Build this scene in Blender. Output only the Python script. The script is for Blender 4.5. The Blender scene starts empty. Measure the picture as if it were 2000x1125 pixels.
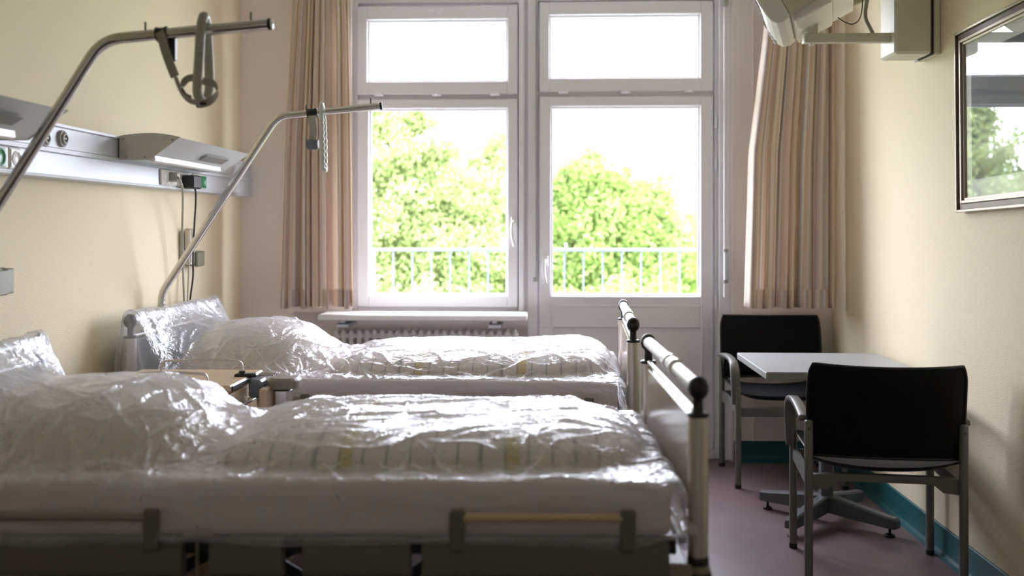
import bpy, math, random
import numpy as np
from mathutils import Vector, Matrix
random.seed(7)
RNG = np.random.default_rng(11)
C = bpy.context.scene.collection
PI = math.pi
R = math.radians

# ------------------------------------------------------------ camera numbers
F = 1944.0; HC = 1.38; YH = 440.0; TH = math.atan(72 / F)
cT, sT = math.cos(TH), math.sin(TH)
def P(x, y, Y):
    """world point seen at photo pixel (x, y) that stands at room depth Y"""
    u = (x - 1000) / F; v = -(y - YH) / F
    t = Y / (u * sT + cT)
    return Vector((t * (u * cT - sT), Y, HC + t * v))

# ------------------------------------------------------------ materials
MATS = {}
def mat(name, col, rough=.5, metal=0., bump=None, spec=.5, var=None, sheen=0, coat=0, trans=0, alpha=1):
    m = bpy.data.materials.new(name); m.use_nodes = True
    nt = m.node_tree; b = nt.nodes['Principled BSDF']
    b.inputs['Base Color'].default_value = (*col, 1)
    b.inputs['Roughness'].default_value = rough
    b.inputs['Metallic'].default_value = metal
    b.inputs['Specular IOR Level'].default_value = spec
    b.inputs['Coat Weight'].default_value = coat
    b.inputs['Sheen Weight'].default_value = sheen
    b.inputs['Transmission Weight'].default_value = trans
    tc = nt.nodes.new('ShaderNodeTexCoord')
    if var:                                   # (scale, amount) soft tone variation
        n = nt.nodes.new('ShaderNodeTexNoise'); n.inputs['Scale'].default_value = var[0]; n.inputs['Detail'].default_value = 4
        nt.links.new(tc.outputs['Object'], n.inputs['Vector'])
        mx = nt.nodes.new('ShaderNodeMixRGB'); mx.blend_type = 'MULTIPLY'; mx.inputs[0].default_value = 1
        rp = nt.nodes.new('ShaderNodeMapRange'); rp.inputs[3].default_value = 1 - var[1]; rp.inputs[4].default_value = 1 + var[1]
        nt.links.new(n.outputs['Fac'], rp.inputs[0])
        cmb = nt.nodes.new('ShaderNodeCombineColor')
        for i in range(3): nt.links.new(rp.outputs[0], cmb.inputs[i])
        mx.inputs[1].default_value = (*col, 1); nt.links.new(cmb.outputs[0], mx.inputs[2])
        nt.links.new(mx.outputs[0], b.inputs['Base Color'])
    if bump:                                  # (kind, scale vector, strength, distance)
        kind, sc, st, di = bump
        mp = nt.nodes.new('ShaderNodeMapping'); mp.inputs['Scale'].default_value = sc
        nt.links.new(tc.outputs['Object'], mp.inputs['Vector'])
        if kind == 'noise':
            n = nt.nodes.new('ShaderNodeTexNoise'); n.inputs['Scale'].default_value = 1; n.inputs['Detail'].default_value = 5; o = n.outputs['Fac']
        else:
            n = nt.nodes.new('ShaderNodeTexVoronoi'); n.inputs['Scale'].default_value = 1; o = n.outputs['Distance']
        nt.links.new(mp.outputs[0], n.inputs['Vector'])
        bp = nt.nodes.new('ShaderNodeBump'); bp.inputs['Strength'].default_value = st; bp.inputs['Distance'].default_value = di
        nt.links.new(o, bp.inputs['Height']); nt.links.new(bp.outputs[0], b.inputs['Normal'])
    MATS[name] = m
    return m

# ------------------------------------------------------------ mesh builder
class MB:
    def __init__(s): s.v = []; s.f = []; s.sm = []
    def add(s, vs, fs, smooth=False):
        o = len(s.v); s.v += [tuple(p) for p in vs]
        s.f += [tuple(i + o for i in f) for f in fs]; s.sm += [smooth] * len(fs); return s
    def box(s, a, b, M=None, bev=0.0):
        x0, y0, z0 = [min(a[i], b[i]) for i in range(3)]; x1, y1, z1 = [max(a[i], b[i]) for i in range(3)]
        if bev <= 0:
            vs = [(x0,y0,z0),(x1,y0,z0),(x1,y1,z0),(x0,y1,z0),(x0,y0,z1),(x1,y0,z1),(x1,y1,z1),(x0,y1,z1)]
            fs = [(3,2,1,0),(4,5,6,7),(0,1,5,4),(1,2,6,5),(2,3,7,6),(3,0,4,7)]
        else:
            bev = min(bev, .49 * min(x1-x0, y1-y0, z1-z0)); vs = []; idx = {}
            for ix in (0, 1):
                for iy in (0, 1):
                    for iz in (0, 1):
                        for ax in range(3):
                            c = [(x0, x1)[ix], (y0, y1)[iy], (z0, z1)[iz]]
                            for k, i in enumerate((ix, iy, iz)):
                                if k != ax: c[k] += bev if i == 0 else -bev
                            idx[(ix, iy, iz, ax)] = len(vs); vs.append(tuple(c))
            # ax: the coordinate left at full extent -> vertex belongs to face of that axis
            fs = []
            for ax in range(3):
                a1, a2 = (ax + 1) % 3, (ax + 2) % 3
                for e in (0, 1):
                    q = []
                    for (p1, p2) in ((0,0),(1,0),(1,1),(0,1)):
                        k = [0,0,0]; k[ax] = e; k[a1] = p1; k[a2] = p2; q.append(idx[(*k, ax)])
                    fs.append(tuple(q if e else q[::-1]))
            for ax in range(3):          # bevel strips along axis ax
                a1, a2 = (ax + 1) % 3, (ax + 2) % 3
                for p1 in (0, 1):
                    for p2 in (0, 1):
                        def g(e, face):
                            k = [0,0,0]; k[ax] = e; k[a1] = p1; k[a2] = p2; return idx[(*k, face)]
                        q = [g(0, a1), g(1, a1), g(1, a2), g(0, a2)]
                        fs.append(tuple(q if (p1 == p2) else q[::-1]))
            for ix in (0,1):
                for iy in (0,1):
                    for iz in (0,1):
                        q = [idx[(ix,iy,iz,0)], idx[(ix,iy,iz,1)], idx[(ix,iy,iz,2)]]
                        fs.append(tuple(q if (ix+iy+iz) % 2 else q[::-1]))
        if M is not None: vs = [M @ Vector(p) for p in vs]
        return s.add(vs, fs)
    def sweep(s, path, prof, closed=False, caps=True, up=None, smooth=True, scales=None):
        """sweep a closed 2-D profile [(a,b)..] along 3-D path"""
        pts = [Vector(p) for p in path]; n = len(pts); m = len(prof); vs = []
        T = []
        for i in range(n):
            if closed: t = pts[(i+1) % n] - pts[i-1]
            else: t = pts[min(i+1, n-1)] - pts[max(i-1, 0)]
            T.append(t.normalized())
        u = Vector(up) if up else (Vector((0,0,1)) if abs(T[0].z) < .9 else Vector((1,0,0)))
        nrm = (u - T[0] * u.dot(T[0])).normalized()
        for i in range(n):
            if i > 0:
                if up: nrm = Vector(up)
                nrm = (nrm - T[i] * nrm.dot(T[i]))
                nrm.normalize()
            bi = T[i].cross(nrm); k = scales[i] if scales else 1
            for (a, b) in prof: vs.append(pts[i] + bi * a * k + nrm * b * k)
        fs = []
        for i in range(n if closed else n - 1):
            j = (i + 1) % n
            for k in range(m):
                l = (k + 1) % m
                fs.append((i*m+k, i*m+l, j*m+l, j*m+k))
        s.add(vs, fs, smooth)
        if caps and not closed:
            s.add(vs[:m], [tuple(range(m))[::-1]]); s.add(vs[-m:], [tuple(range(m))])
        return s
    def tube(s, path, r, n=14, closed=False, caps=True, scales=None):
        return s.sweep(path, [(r*math.cos(2*PI*k/n), r*math.sin(2*PI*k/n)) for k in range(n)], closed, caps, None, True, scales)
    def cyl(s, a, b, r, n=20): return s.tube([a, b], r, n)
    def lathe(s, prof, axis_o=(0,0,0), M=None, n=24):
        """prof [(r,z)..] around Z through axis_o (or M)"""
        vs = []
        for (r, z) in prof:
            for k in range(n):
                a = 2*PI*k/n; vs.append(Vector((r*math.cos(a), r*math.sin(a), z)))
        if M is None: M = Matrix.Translation(axis_o)
        vs = [M @ p for p in vs]; fs = []
        for i in range(len(prof)-1):
            for k in range(n):
                l = (k+1) % n; fs.append((i*n+k, i*n+l, (i+1)*n+l, (i+1)*n+k))
        s.add(vs, fs, True)
        if prof[0][0] > 1e-5: s.add(vs[:n], [tuple(range(n))[::-1]])
        if prof[-1][0] > 1e-5: s.add(vs[-n:], [tuple(range(n))])
        return s
    def prism(s, poly, ax, c0, c1, M=None):
        """extrude polygon (list of 2-D in the other two axes, cyclic order) along axis ax"""
        a1, a2 = (ax+1) % 3, (ax+2) % 3; vs = []
        for c in (c0, c1):
            for (p, q) in poly:
                k = [0,0,0]; k[ax] = c; k[a1] = p; k[a2] = q; vs.append(Vector(k))
        if M is not None: vs = [M @ p for p in vs]
        n = len(poly)
        fs = [tuple(range(n))[::-1], tuple(range(n, 2*n))] + [(k, (k+1) % n, n+(k+1) % n, n+k) for k in range(n)]
        return s.add(vs, fs)
    def grid(s, fn, nu, nv, smooth=True):
        vs = [fn(i/(nu-1), j/(nv-1)) for i in range(nu) for j in range(nv)]
        fs = [(i*nv+j, (i+1)*nv+j, (i+1)*nv+j+1, i*nv+j+1) for i in range(nu-1) for j in range(nv-1)]
        return s.add(vs, fs, smooth)
    def build(s, name, m, parent=None, sub=0, bevel=0, loc=None, rz=0):
        me = bpy.data.meshes.new(name); me.from_pydata(s.v, [], s.f)
        me.polygons.foreach_set('use_smooth', s.sm); me.update()
        o = bpy.data.objects.new(name, me); C.objects.link(o)
        me.materials.append(MATS[m] if isinstance(m, str) else m)
        if parent: o.parent = parent
        if loc is not None: o.location = loc
        if rz: o.rotation_euler.z = rz
        if sub:
            d = o.modifiers.new('s', 'SUBSURF'); d.levels = sub; d.render_levels = sub
        if bevel:
            d = o.modifiers.new('b', 'BEVEL'); d.width = bevel; d.segments = 2; d.limit_method = 'ANGLE'; d.angle_limit = R(40)
        return o

def tag(o, label=None, cat=None, group=None, kind=None):
    if label: o['label'] = label
    if cat: o['category'] = cat
    if group: o['group'] = group
    if kind: o['kind'] = kind
    return o
def empty(name, loc=(0,0,0), rz=0, label=None, cat=None, group=None, kind=None):
    o = bpy.data.objects.new(name, None); C.objects.link(o); o.location = loc; o.rotation_euler.z = rz
    o.empty_display_size = .1
    return tag(o, label, cat, group, kind)
def copy_tree(o, parent=None):
    c = o.copy(); C.objects.link(c); c.parent = parent
    for ch in [k for k in bpy.data.objects if k.parent == o]: copy_tree(ch, c)
    return c
def arc(c, r, a0, a1, n, plane='xz', y=0):
    out = []
    for i in range(n + 1):
        a = a0 + (a1 - a0) * i / n; p, q = c[0] + r*math.cos(a), c[1] + r*math.sin(a)
        out.append((p, y, q) if plane == 'xz' else ((p, q, y) if plane == 'xy' else (y, p, q)))
    return out
def fillet(pts, r, n=6):
    """round the corners of a polyline"""
    P_ = [Vector(p) for p in pts]; out = [P_[0]]
    for i in range(1, len(P_) - 1):
        a, b, c = P_[i-1], P_[i], P_[i+1]; d1 = (a-b).normalized(); d2 = (c-b).normalized()
        ang = d1.angle(d2); k = min(r / math.tan(ang/2) if ang < 3.1 else 0, .48*(a-b).length, .48*(c-b).length)
        p, q = b + d1*k, b + d2*k
        for j in range(n+1):
            t = j/n; out.append(p*(1-t)**2 + b*2*t*(1-t) + q*t*t)
    out.append(P_[-1]); return out
def dense(pts, step):
    P_ = [Vector(p) for p in pts]; out = []
    for a, b in zip(P_, P_[1:]):
        n = max(1, int((b-a).length/step)); out += [a.lerp(b, i/n) for i in range(n)]
    return out + [P_[-1]]
def catmull(pts, n=8):
    P_ = [Vector(p) for p in pts]; P_ = [P_[0]*2-P_[1]] + P_ + [P_[-1]*2-P_[-2]]; out = []
    for i in range(1, len(P_)-2):
        p0, p1, p2, p3 = P_[i-1:i+3]
        for j in range(n):
            t = j/n
            out.append(.5*((2*p1)+(p2-p0)*t+(2*p0-5*p1+4*p2-p3)*t*t+(3*p1-p0-3*p2+p3)*t**3))
    return out + [P_[-2]]
FILM = True; SKY = 21.5; EXPO = 0.0
# ------------------------------------------------------------ material list
WALLBUMP = ('noise', (90, 90, 300), .60, .003)
mat('wallpaper_yellow', (.82, .725, .535), .75, bump=WALLBUMP, spec=.25, var=(1.2, .03))
mat('wall_mauve', (.90, .835, .80), .8, bump=('noise', (60, 60, 60), .15, .002), spec=.2)
mat('ceiling_white', (.88, .87, .86), .85)
mat('frame_white', (.86, .84, .87), .38, spec=.4)
mat('sill_white', (.80, .79, .76), .4)
mat('teal_vinyl', (.012, .10, .115), .42, bump=('noise', (40, 40, 40), .1, .002))
mat('steel', (.62, .60, .57), .16, 1.0)
mat('steel_satin', (.62, .61, .60), .3, 1.0)
mat('alu_satin', (.66, .62, .57), .42, 1.0, bump=('noise', (300, 300, 6), .06, .001))
mat('alu_rail', (.60, .62, .66), .5, .22, bump=('noise', (4, 4, 300), .04, .001))
mat('alu_white', (.86, .86, .86), .28, .15)
mat('black_plastic', (.012, .012, .013), .38)
mat('black_rubber', (.015, .015, .016), .7)
mat('grey_plastic', (.40, .39, .36), .45)
mat('grey_blue_plastic', (.16, .18, .22), .4)
mat('beige_plastic', (.62, .57, .45), .45)
mat('lamp_grey', (.56, .54, .50), .42)
mat('lamp_white', (.58, .59, .60), .45)
mat('dark_slot', (.25, .24, .23), .5)
mat('socket_white', (.76, .74, .68), .3)
mat('socket_green', (.008, .20, .07), .3)
mat('olive_plastic', (.20, .19, .12), .45)
mat('webbing', (.36, .33, .28), .85, bump=('noise', (500, 500, 900), .4, .002))
mat('handle_putty', (.42, .41, .36), .5)
mat('handle_pale', (.62, .63, .60), .42)
mat('chair_metal', (.17, .17, .155), .42, .25, bump=('noise', (500, 500, 500), .08, .001))
mat('leather', (.011, .011, .014), .5, bump=('voronoi', (260, 260, 260), .25, .001), spec=.25)
mat('leather_back', (.008, .008, .009), .65, bump=('voronoi', (260, 260, 260), .25, .001), spec=.12)
mat('piping', (.008, .008, .009), .45)
mat('laminate_grey', (.44, .46, .48), .33, var=(30, .03))
mat('laminate_edge', (.30, .31, .29), .45)
mat('table_metal', (.115, .125, .13), .40, .2)
mat('panel_laminate', (.42, .36, .30), .22, spec=.6)
mat('bed_grey', (.135, .125, .105), .5)
mat('bed_grey_light', (.24, .22, .18), .45)
mat('bed_dark', (.02, .02, .022), .5)
mat('bed_pinkish', (.46, .34, .28), .5)
mat('wood_rail', (.56, .44, .30), .4)
mat('clear_sleeve', (.85, .86, .87), .25, spec=.8, coat=.5)
mat('balcony_metal', (.13, .155, .18), .45, .1)
mat('balcony_floor', (.30, .30, .29), .8, var=(6, .15))
mat('bark', (.20, .17, .12), .9, bump=('noise', (8, 8, 2), .8, .05))
mat('lawn', (.10, .16, .04), .95, var=(.6, .3))
mat('frame_silver', (.36, .30, .24), .34, .8)
mat('frame_bronze', (.09, .055, .03), .4, .3, var=(25, .5))
mat('mat_board', (.72, .74, .72), .8)
mat('tv_beige', (.72, .67, .54), .5)
mat('tv_white', (.88, .86, .80), .3, coat=.3)
mat('tv_screen', (.01, .012, .012), .08, spec=.8)
mat('mount_white', (.74, .71, .60), .45)
mat('cable_grey', (.42, .40, .34), .5)
mat('cable_dark', (.05, .05, .045), .5)
mat('cable_black', (.008, .008, .008), .5)
mat('radiator_white', (.78, .77, .74), .35)
mat('pillow_cotton', (.80, .70, .65), .85, bump=('noise', (7, 7, 7), .2, .02))

def nodes(name):
    m = bpy.data.materials.new(name); m.use_nodes = True; nt = m.node_tree; nt.nodes.clear()
    out = nt.nodes.new('ShaderNodeOutputMaterial'); MATS[name] = m
    return nt, out, lambda t: nt.nodes.new('ShaderNode' + t), nt.links.new

def ramp(n, stops, interp='LINEAR'):
    r = n('ValToRGB'); r.color_ramp.interpolation = interp; e = r.color_ramp.elements
    while len(e) > 1: e.remove(e[-1])
    e[0].position = stops[0][0]; e[0].color = (*stops[0][1], 1)
    for p, c in stops[1:]:
        k = e.new(p); k.color = (*c, 1)
    return r

# thin window glass: mostly clear, with the real grazing reflection
def thin_glass(name, refl=1.0, tint=(1, 1, 1)):
    nt, out, n, L = nodes(name)
    tr = n('BsdfTransparent'); tr.inputs[0].default_value = (*tint, 1)
    gl = n('BsdfGlossy'); gl.inputs['Roughness'].default_value = .01
    lw = n('LayerWeight'); lw.inputs['Blend'].default_value = .5
    pw = n('Math'); pw.operation = 'POWER'; pw.inputs[1].default_value = 3.2; L(lw.outputs['Facing'], pw.inputs[0])
    mu = n('Math'); mu.operation = 'MULTIPLY_ADD'; mu.inputs[1].default_value = .75 * refl; mu.inputs[2].default_value = .06 * refl
    L(pw.outputs[0], mu.inputs[0])
    mx = n('MixShader'); L(mu.outputs[0], mx.inputs[0]); L(tr.outputs[0], mx.inputs[1]); L(gl.outputs[0], mx.inputs[2]); L(mx.outputs[0], out.inputs[0])
thin_glass('pane_glass', .8)
thin_glass('picture_glass', 1.15)

# clear polythene sheet
def film(name):
    nt, out, n, L = nodes(name)
    tc = n('TexCoord')
    mp = n('Mapping'); mp.inputs['Scale'].default_value = (7, 16, 16); L(tc.outputs['Object'], mp.inputs[0])
    n1 = n('TexNoise'); n1.inputs['Scale'].default_value = 1.0; n1.inputs['Detail'].default_value = 3; n1.inputs['Distortion'].default_value = 1.6; L(mp.outputs[0], n1.inputs[0])
    rd = n('Math'); rd.operation = 'PINGPONG'; rd.inputs[1].default_value = .09; L(n1.outputs['Fac'], rd.inputs[0])
    bp = n('Bump'); bp.inputs['Strength'].default_value = .38; bp.inputs['Distance'].default_value = .05; L(rd.outputs[0], bp.inputs['Height'])
    n2 = n('TexNoise'); n2.inputs['Scale'].default_value = 45; n2.inputs['Detail'].default_value = 2; L(tc.outputs['Object'], n2.inputs[0])
    b2 = n('Bump'); b2.inputs['Strength'].default_value = .25; b2.inputs['Distance'].default_value = .006; L(n2.outputs['Fac'], b2.inputs['Height']); L(bp.outputs[0], b2.inputs['Normal'])
    tr = n('BsdfTransparent'); tr.inputs[0].default_value = (.96, .97, .98, 1)
    df = n('BsdfDiffuse'); df.inputs[0].default_value = (.91, .92, .97, 1); L(b2.outputs[0], df.inputs['Normal'])
    tl = n('BsdfTranslucent'); tl.inputs[0].default_value = (.91, .92, .97, 1); L(b2.outputs[0], tl.inputs['Normal'])
    dm = n('MixShader'); dm.inputs[0].default_value = .4; L(df.outputs[0], dm.inputs[1]); L(tl.outputs[0], dm.inputs[2])
    lb = n('LayerWeight'); lb.inputs['Blend'].default_value = .5; pb = n('Math'); pb.operation = 'POWER'; pb.inputs[1].default_value = 2.0; L(lb.outputs['Facing'], pb.inputs[0])
    mb = n('Math'); mb.operation = 'MULTIPLY_ADD'; mb.inputs[1].default_value = .50; mb.inputs[2].default_value = FILM_BODY; L(pb.outputs[0], mb.inputs[0])
    m1 = n('MixShader'); L(mb.outputs[0], m1.inputs[0]); L(tr.outputs[0], m1.inputs[1]); L(dm.outputs[0], m1.inputs[2])
    gl = n('BsdfGlossy'); gl.inputs['Roughness'].default_value = .2; gl.inputs[0].default_value = (.97, .98, 1, 1); L(b2.outputs[0], gl.inputs['Normal'])
    lw = n('LayerWeight'); lw.inputs['Blend'].default_value = .5; L(b2.outputs[0], lw.inputs['Normal'])
    pw = n('Math'); pw.operation = 'POWER'; pw.inputs[1].default_value = 2.2; L(lw.outputs['Facing'], pw.inputs[0])
    mu = n('Math'); mu.operation = 'MULTIPLY_ADD'; mu.inputs[1].default_value = .62; mu.inputs[2].default_value = .07; L(pw.outputs[0], mu.inputs[0])
    m2 = n('MixShader'); L(mu.outputs[0], m2.inputs[0]); L(m1.outputs[0], m2.inputs[1]); L(gl.outputs[0], m2.inputs[2]); L(m2.outputs[0], out.inputs[0])
FILM_BODY = .26
film('polythene')

# purple-brown sheet lino
def lino():
    nt, out, n, L = nodes('lino_floor'); b = n('BsdfPrincipled'); tc = n('TexCoord')
    a = n('TexNoise'); a.inputs['Scale'].default_value = 3; a.inputs['Detail'].default_value = 8; a.inputs['Roughness'].default_value = .7; L(tc.outputs['Object'], a.inputs[0])
    r = ramp(n, [(.3, (.150, .098, .105)), (.55, (.185, .125, .135)), (.75, (.215, .155, .165))]); L(a.outputs['Fac'], r.inputs[0]); L(r.outputs[0], b.inputs['Base Color'])
    a2 = n('TexNoise'); a2.inputs['Scale'].default_value = 60; L(tc.outputs['Object'], a2.inputs[0])
    bp = n('Bump'); bp.inputs['Strength'].default_value = .06; bp.inputs['Distance'].default_value = .002; L(a2.outputs['Fac'], bp.inputs['Height']); L(bp.outputs[0], b.inputs['Normal'])
    b.inputs['Roughness'].default_value = .42; L(b.outputs[0], out.inputs[0])
lino()

# woven duvet cover with thin plaid lines and a few mustard bands (object space: x along the bed)
def plaid(name, base):
    nt, out, n, L = nodes(name); b = n('BsdfPrincipled'); b.inputs['Roughness'].default_value = .85
    tc = n('TexCoord'); sp = n('SeparateXYZ'); L(tc.outputs['Object'], sp.inputs[0])
    def line(src, period, width, off=0):
        a = n('Math'); a.operation = 'ADD'; a.inputs[1].default_value = off + 50 * period; L(src, a.inputs[0])
        m = n('Math'); m.operation = 'MODULO'; m.inputs[1].default_value = period; L(a.outputs[0], m.inputs[0])
        c = n('Math'); c.operation = 'LESS_THAN'; c.inputs[1].default_value = width; L(m.outputs[0], c.inputs[0]); return c.outputs[0]
    ad = n('Math'); ad.operation = 'ADD'; L(sp.outputs['Y'], ad.inputs[0]); L(sp.outputs['Z'], ad.inputs[1])
    cur = None
    for (src, per, wd, off, col, k) in ((sp.outputs['X'], .43, .036, .13, (.62, .46, .10), .85), (sp.outputs['X'], .43, .012, .20, (.25, .24, .27), .6),
                                        (sp.outputs['X'], .061, .006, 0, (.12, .11, .11), .7), (ad.outputs[0], .072, .004, 0, (.20, .18, .18), .3)):
        f = line(src, per, wd, off); mm = n('Math'); mm.operation = 'MULTIPLY'; mm.inputs[1].default_value = k; L(f, mm.inputs[0])
        mx = n('MixRGB'); L(mm.outputs[0], mx.inputs[0])
        if cur is None: mx.inputs[1].default_value = (*base, 1)
        else: L(cur, mx.inputs[1])
        mx.inputs[2].default_value = (*col, 1); cur = mx.outputs[0]
    L(cur, b.inputs['Base Color'])
    nz = n('TexNoise'); nz.inputs['Scale'].default_value = 8; nz.inputs['Detail'].default_value = 4; L(tc.outputs['Object'], nz.inputs[0])
    bp = n('Bump'); bp.inputs['Strength'].default_value = .25; bp.inputs['Distance'].default_value = .02; L(nz.outputs['Fac'], bp.inputs['Height']); L(bp.outputs[0], b.inputs['Normal'])
    L(b.outputs[0], out.inputs[0])
plaid('duvet_plaid', (.82, .71, .66))

def sheet():
    nt, out, n, L = nodes('mattress_sheet'); b = n('BsdfPrincipled'); b.inputs['Roughness'].default_value = .8
    b.inputs['Base Color'].default_value = (.72, .60, .59, 1); tc = n('TexCoord')
    mp = n('Mapping'); mp.inputs['Scale'].default_value = (3.2, 2, 9); mp.inputs['Rotation'].default_value = (0, .5, 0); L(tc.outputs['Object'], mp.inputs[0])
    nz = n('TexNoise'); nz.inputs['Scale'].default_value = 1; nz.inputs['Detail'].default_value = 4; nz.inputs['Distortion'].default_value = .8; L(mp.outputs[0], nz.inputs[0])
    bp = n('Bump'); bp.inputs['Strength'].default_value = .6; bp.inputs['Distance'].default_value = .03; L(nz.outputs['Fac'], bp.inputs['Height'])
    w = n('TexNoise'); w.inputs['Scale'].default_value = 350; L(tc.outputs['Object'], w.inputs[0])
    b2 = n('Bump'); b2.inputs['Strength'].default_value = .2; b2.inputs['Distance'].default_value = .001; L(w.outputs['Fac'], b2.inputs['Height']); L(bp.outputs[0], b2.inputs['Normal'])
    L(b2.outputs[0], b.inputs['Normal']); L(b.outputs[0], out.inputs[0])
sheet()

# curtain: woven stripes run down the cloth; coordinates come from the cloth's own UV (u = metres across)
def curtain_mat():
    nt, out, n, L = nodes('curtain_cloth'); uv = n('UVMap'); uv.uv_map = 'UVMap'; sp = n('SeparateXYZ'); L(uv.outputs[0], sp.inputs[0])
    m = n('Math'); m.operation = 'FRACT'; sc = n('Math'); sc.operation = 'MULTIPLY'; sc.inputs[1].default_value = 1/.33
    L(sp.outputs['X'], sc.inputs[0]); L(sc.outputs[0], m.inputs[0])
    cream = (.88, .81, .70); tan = (.74, .57, .44); mv = (.55, .46, .45); pk = (.78, .64, .58); wh = (.92, .90, .88); gy = (.60, .59, .62); ye = (.82, .70, .46)
    st = [(0, cream), (.07, tan), (.10, cream), (.16, mv), (.22, pk), (.30, wh), (.34, ye), (.39, mv), (.45, gy), (.50, wh), (.55, tan), (.61, pk), (.68, cream), (.73, gy), (.76, mv), (.82, pk), (.88, ye), (.92, cream), (.96, tan)]
    r = ramp(n, st, 'CONSTANT'); L(m.outputs[0], r.inputs[0])
    soft = n('MixRGB'); soft.inputs[0].default_value = .32; soft.inputs[2].default_value = (.90, .83, .77, 1); L(r.outputs[0], soft.inputs[1])
    d = n('BsdfDiffuse'); t = n('BsdfTranslucent'); L(soft.outputs[0], d.inputs[0]); L(soft.outputs[0], t.inputs[0])
    mx = n('MixShader'); mx.inputs[0].default_value = .40; L(d.outputs[0], mx.inputs[1]); L(t.outputs[0], mx.inputs[2])
    nz = n('TexNoise'); nz.inputs['Scale'].default_value = 600; L(uv.outputs[0], nz.inputs[0])
    bp = n('Bump'); bp.inputs['Strength'].default_value = .2; bp.inputs['Distance'].default_value = .001; L(nz.outputs['Fac'], bp.inputs['Height']); L(bp.outputs[0], d.inputs['Normal'])
    L(mx.outputs[0], out.inputs[0])
curtain_mat()

def leaf(name, c1, c2, c3):
    nt, out, n, L = nodes(name); tc = n('TexCoord')
    nz = n('TexNoise'); nz.inputs['Scale'].default_value = 1.4; nz.inputs['Detail'].default_value = 6; L(tc.outputs['Object'], nz.inputs[0])
    r = ramp(n, [(.3, c1), (.5, c2), (.7, c3)]); L(nz.outputs['Fac'], r.inputs[0])
    d = n('BsdfDiffuse'); t = n('BsdfTranslucent'); L(r.outputs[0], d.inputs[0]); L(r.outputs[0], t.inputs[0])
    mx = n('MixShader'); mx.inputs[0].default_value = .45; L(d.outputs[0], mx.inputs[1]); L(t.outputs[0], mx.inputs[2]); L(mx.outputs[0], out.inputs[0])
leaf('leaf_spring', (.215, .31, .08), (.28, .375, .12), (.40, .47, .21))
leaf('leaf_lime', (.27, .34, .12), (.34, .41, .17), (.47, .50, .28))
leaf('leaf_deep', (.17, .24, .07), (.23, .30, .10), (.33, .38, .16))

def art():
    nt, out, n, L = nodes('print_art'); b = n('BsdfPrincipled'); b.inputs['Roughness'].default_value = .7; tc = n('TexCoord')
    nz = n('TexNoise'); nz.inputs['Scale'].default_value = 5; nz.inputs['Detail'].default_value = 5; nz.inputs['Distortion'].default_value = 1; L(tc.outputs['Object'], nz.inputs[0])
    r = ramp(n, [(.3, (.02, .035, .05)), (.48, (.03, .06, .075)), (.56, (.06, .09, .06)), (.64, (.10, .05, .05)), (.75, (.05, .09, .13))]); L(nz.outputs['Fac'], r.inputs[0])
    L(r.outputs[0], b.inputs['Base Color']); L(b.outputs[0], out.inputs[0])
art()

def woodtop():
    nt, out, n, L = nodes('beech_laminate'); b = n('BsdfPrincipled'); b.inputs['Roughness'].default_value = .38; tc = n('TexCoord')
    mp = n('Mapping'); mp.inputs['Scale'].default_value = (3, 40, 3); L(tc.outputs['Object'], mp.inputs[0])
    nz = n('TexNoise'); nz.inputs['Scale'].default_value = 1; nz.inputs['Detail'].default_value = 6; L(mp.outputs[0], nz.inputs[0])
    r = ramp(n, [(.3, (.50, .37, .24)), (.7, (.64, .50, .35))]); L(nz.outputs['Fac'], r.inputs[0]); L(r.outputs[0], b.inputs['Base Color']); L(b.outputs[0], out.inputs[0])
woodtop()
XL, XR, YB, YR, ZC = -1.83, 1.652, 5.86, -1.0, 3.0
def PX(x, Y): return P(x, YH, Y).x
def PZ(y, Y, x=1050): return P(x, y, Y).z
def YX(x, X):
    u = (x - 1000) / F; return X * (u*sT + cT) / (u*cT - sT)
def ZX(x, y, X): return P(x, y, YX(x, X)).z
S = lambda o: tag(o, kind='structure')

S(MB().box((XL-.15, YR-.15, -.12), (XR+.15, YB+.12, 0)).build('floor', 'lino_floor'))
S(MB().box((XL-.15, YR-.15, ZC), (XR+.15, YB+.3, ZC+.12)).build('ceiling', 'ceiling_white'))
S(MB().box((XL-.15, YR, 0), (XL, YB+.3, ZC)).build('wall_left', 'wallpaper_yellow'))
S(MB().box((XR, YR, 0), (XR+.15, YB+.3, ZC)).build('wall_right', 'wallpaper_yellow'))
S(MB().box((XL-.15, YR-.15, 0), (XR+.15, YR, ZC)).build('wall_rear', 'ceiling_white'))  # unseen wall, set close and white to bounce more light into the room
XO0, XN, XO1, ZT = PX(688, 5.9), PX(573, YB), PX(1427, 5.9), 2.80
w = MB()
w.box((XL, YB, 0), (XN, YB+.3, ZC)); w.box((XN, YB, .865), (XO0, YB+.3, ZC)); w.box((XO0, YB, ZT), (XO1, YB+.3, ZC))
w.box((XO1, YB, 0), (XR, YB+.3, ZC)); w.box((XN, YB+.14, 0), (PX(1030, YB), YB+.3, .865)); w.box((XO0, YB+.02, .80), (PX(1030, YB), YB+.3, .865))
S(w.build('wall_back', 'wall_mauve'))
S(MB().box((PX(1470, YB), YB-.006, 0.12), (PX(1473, YB), YB, ZC)).build('trim_1', 'wall_mauve'))

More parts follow.
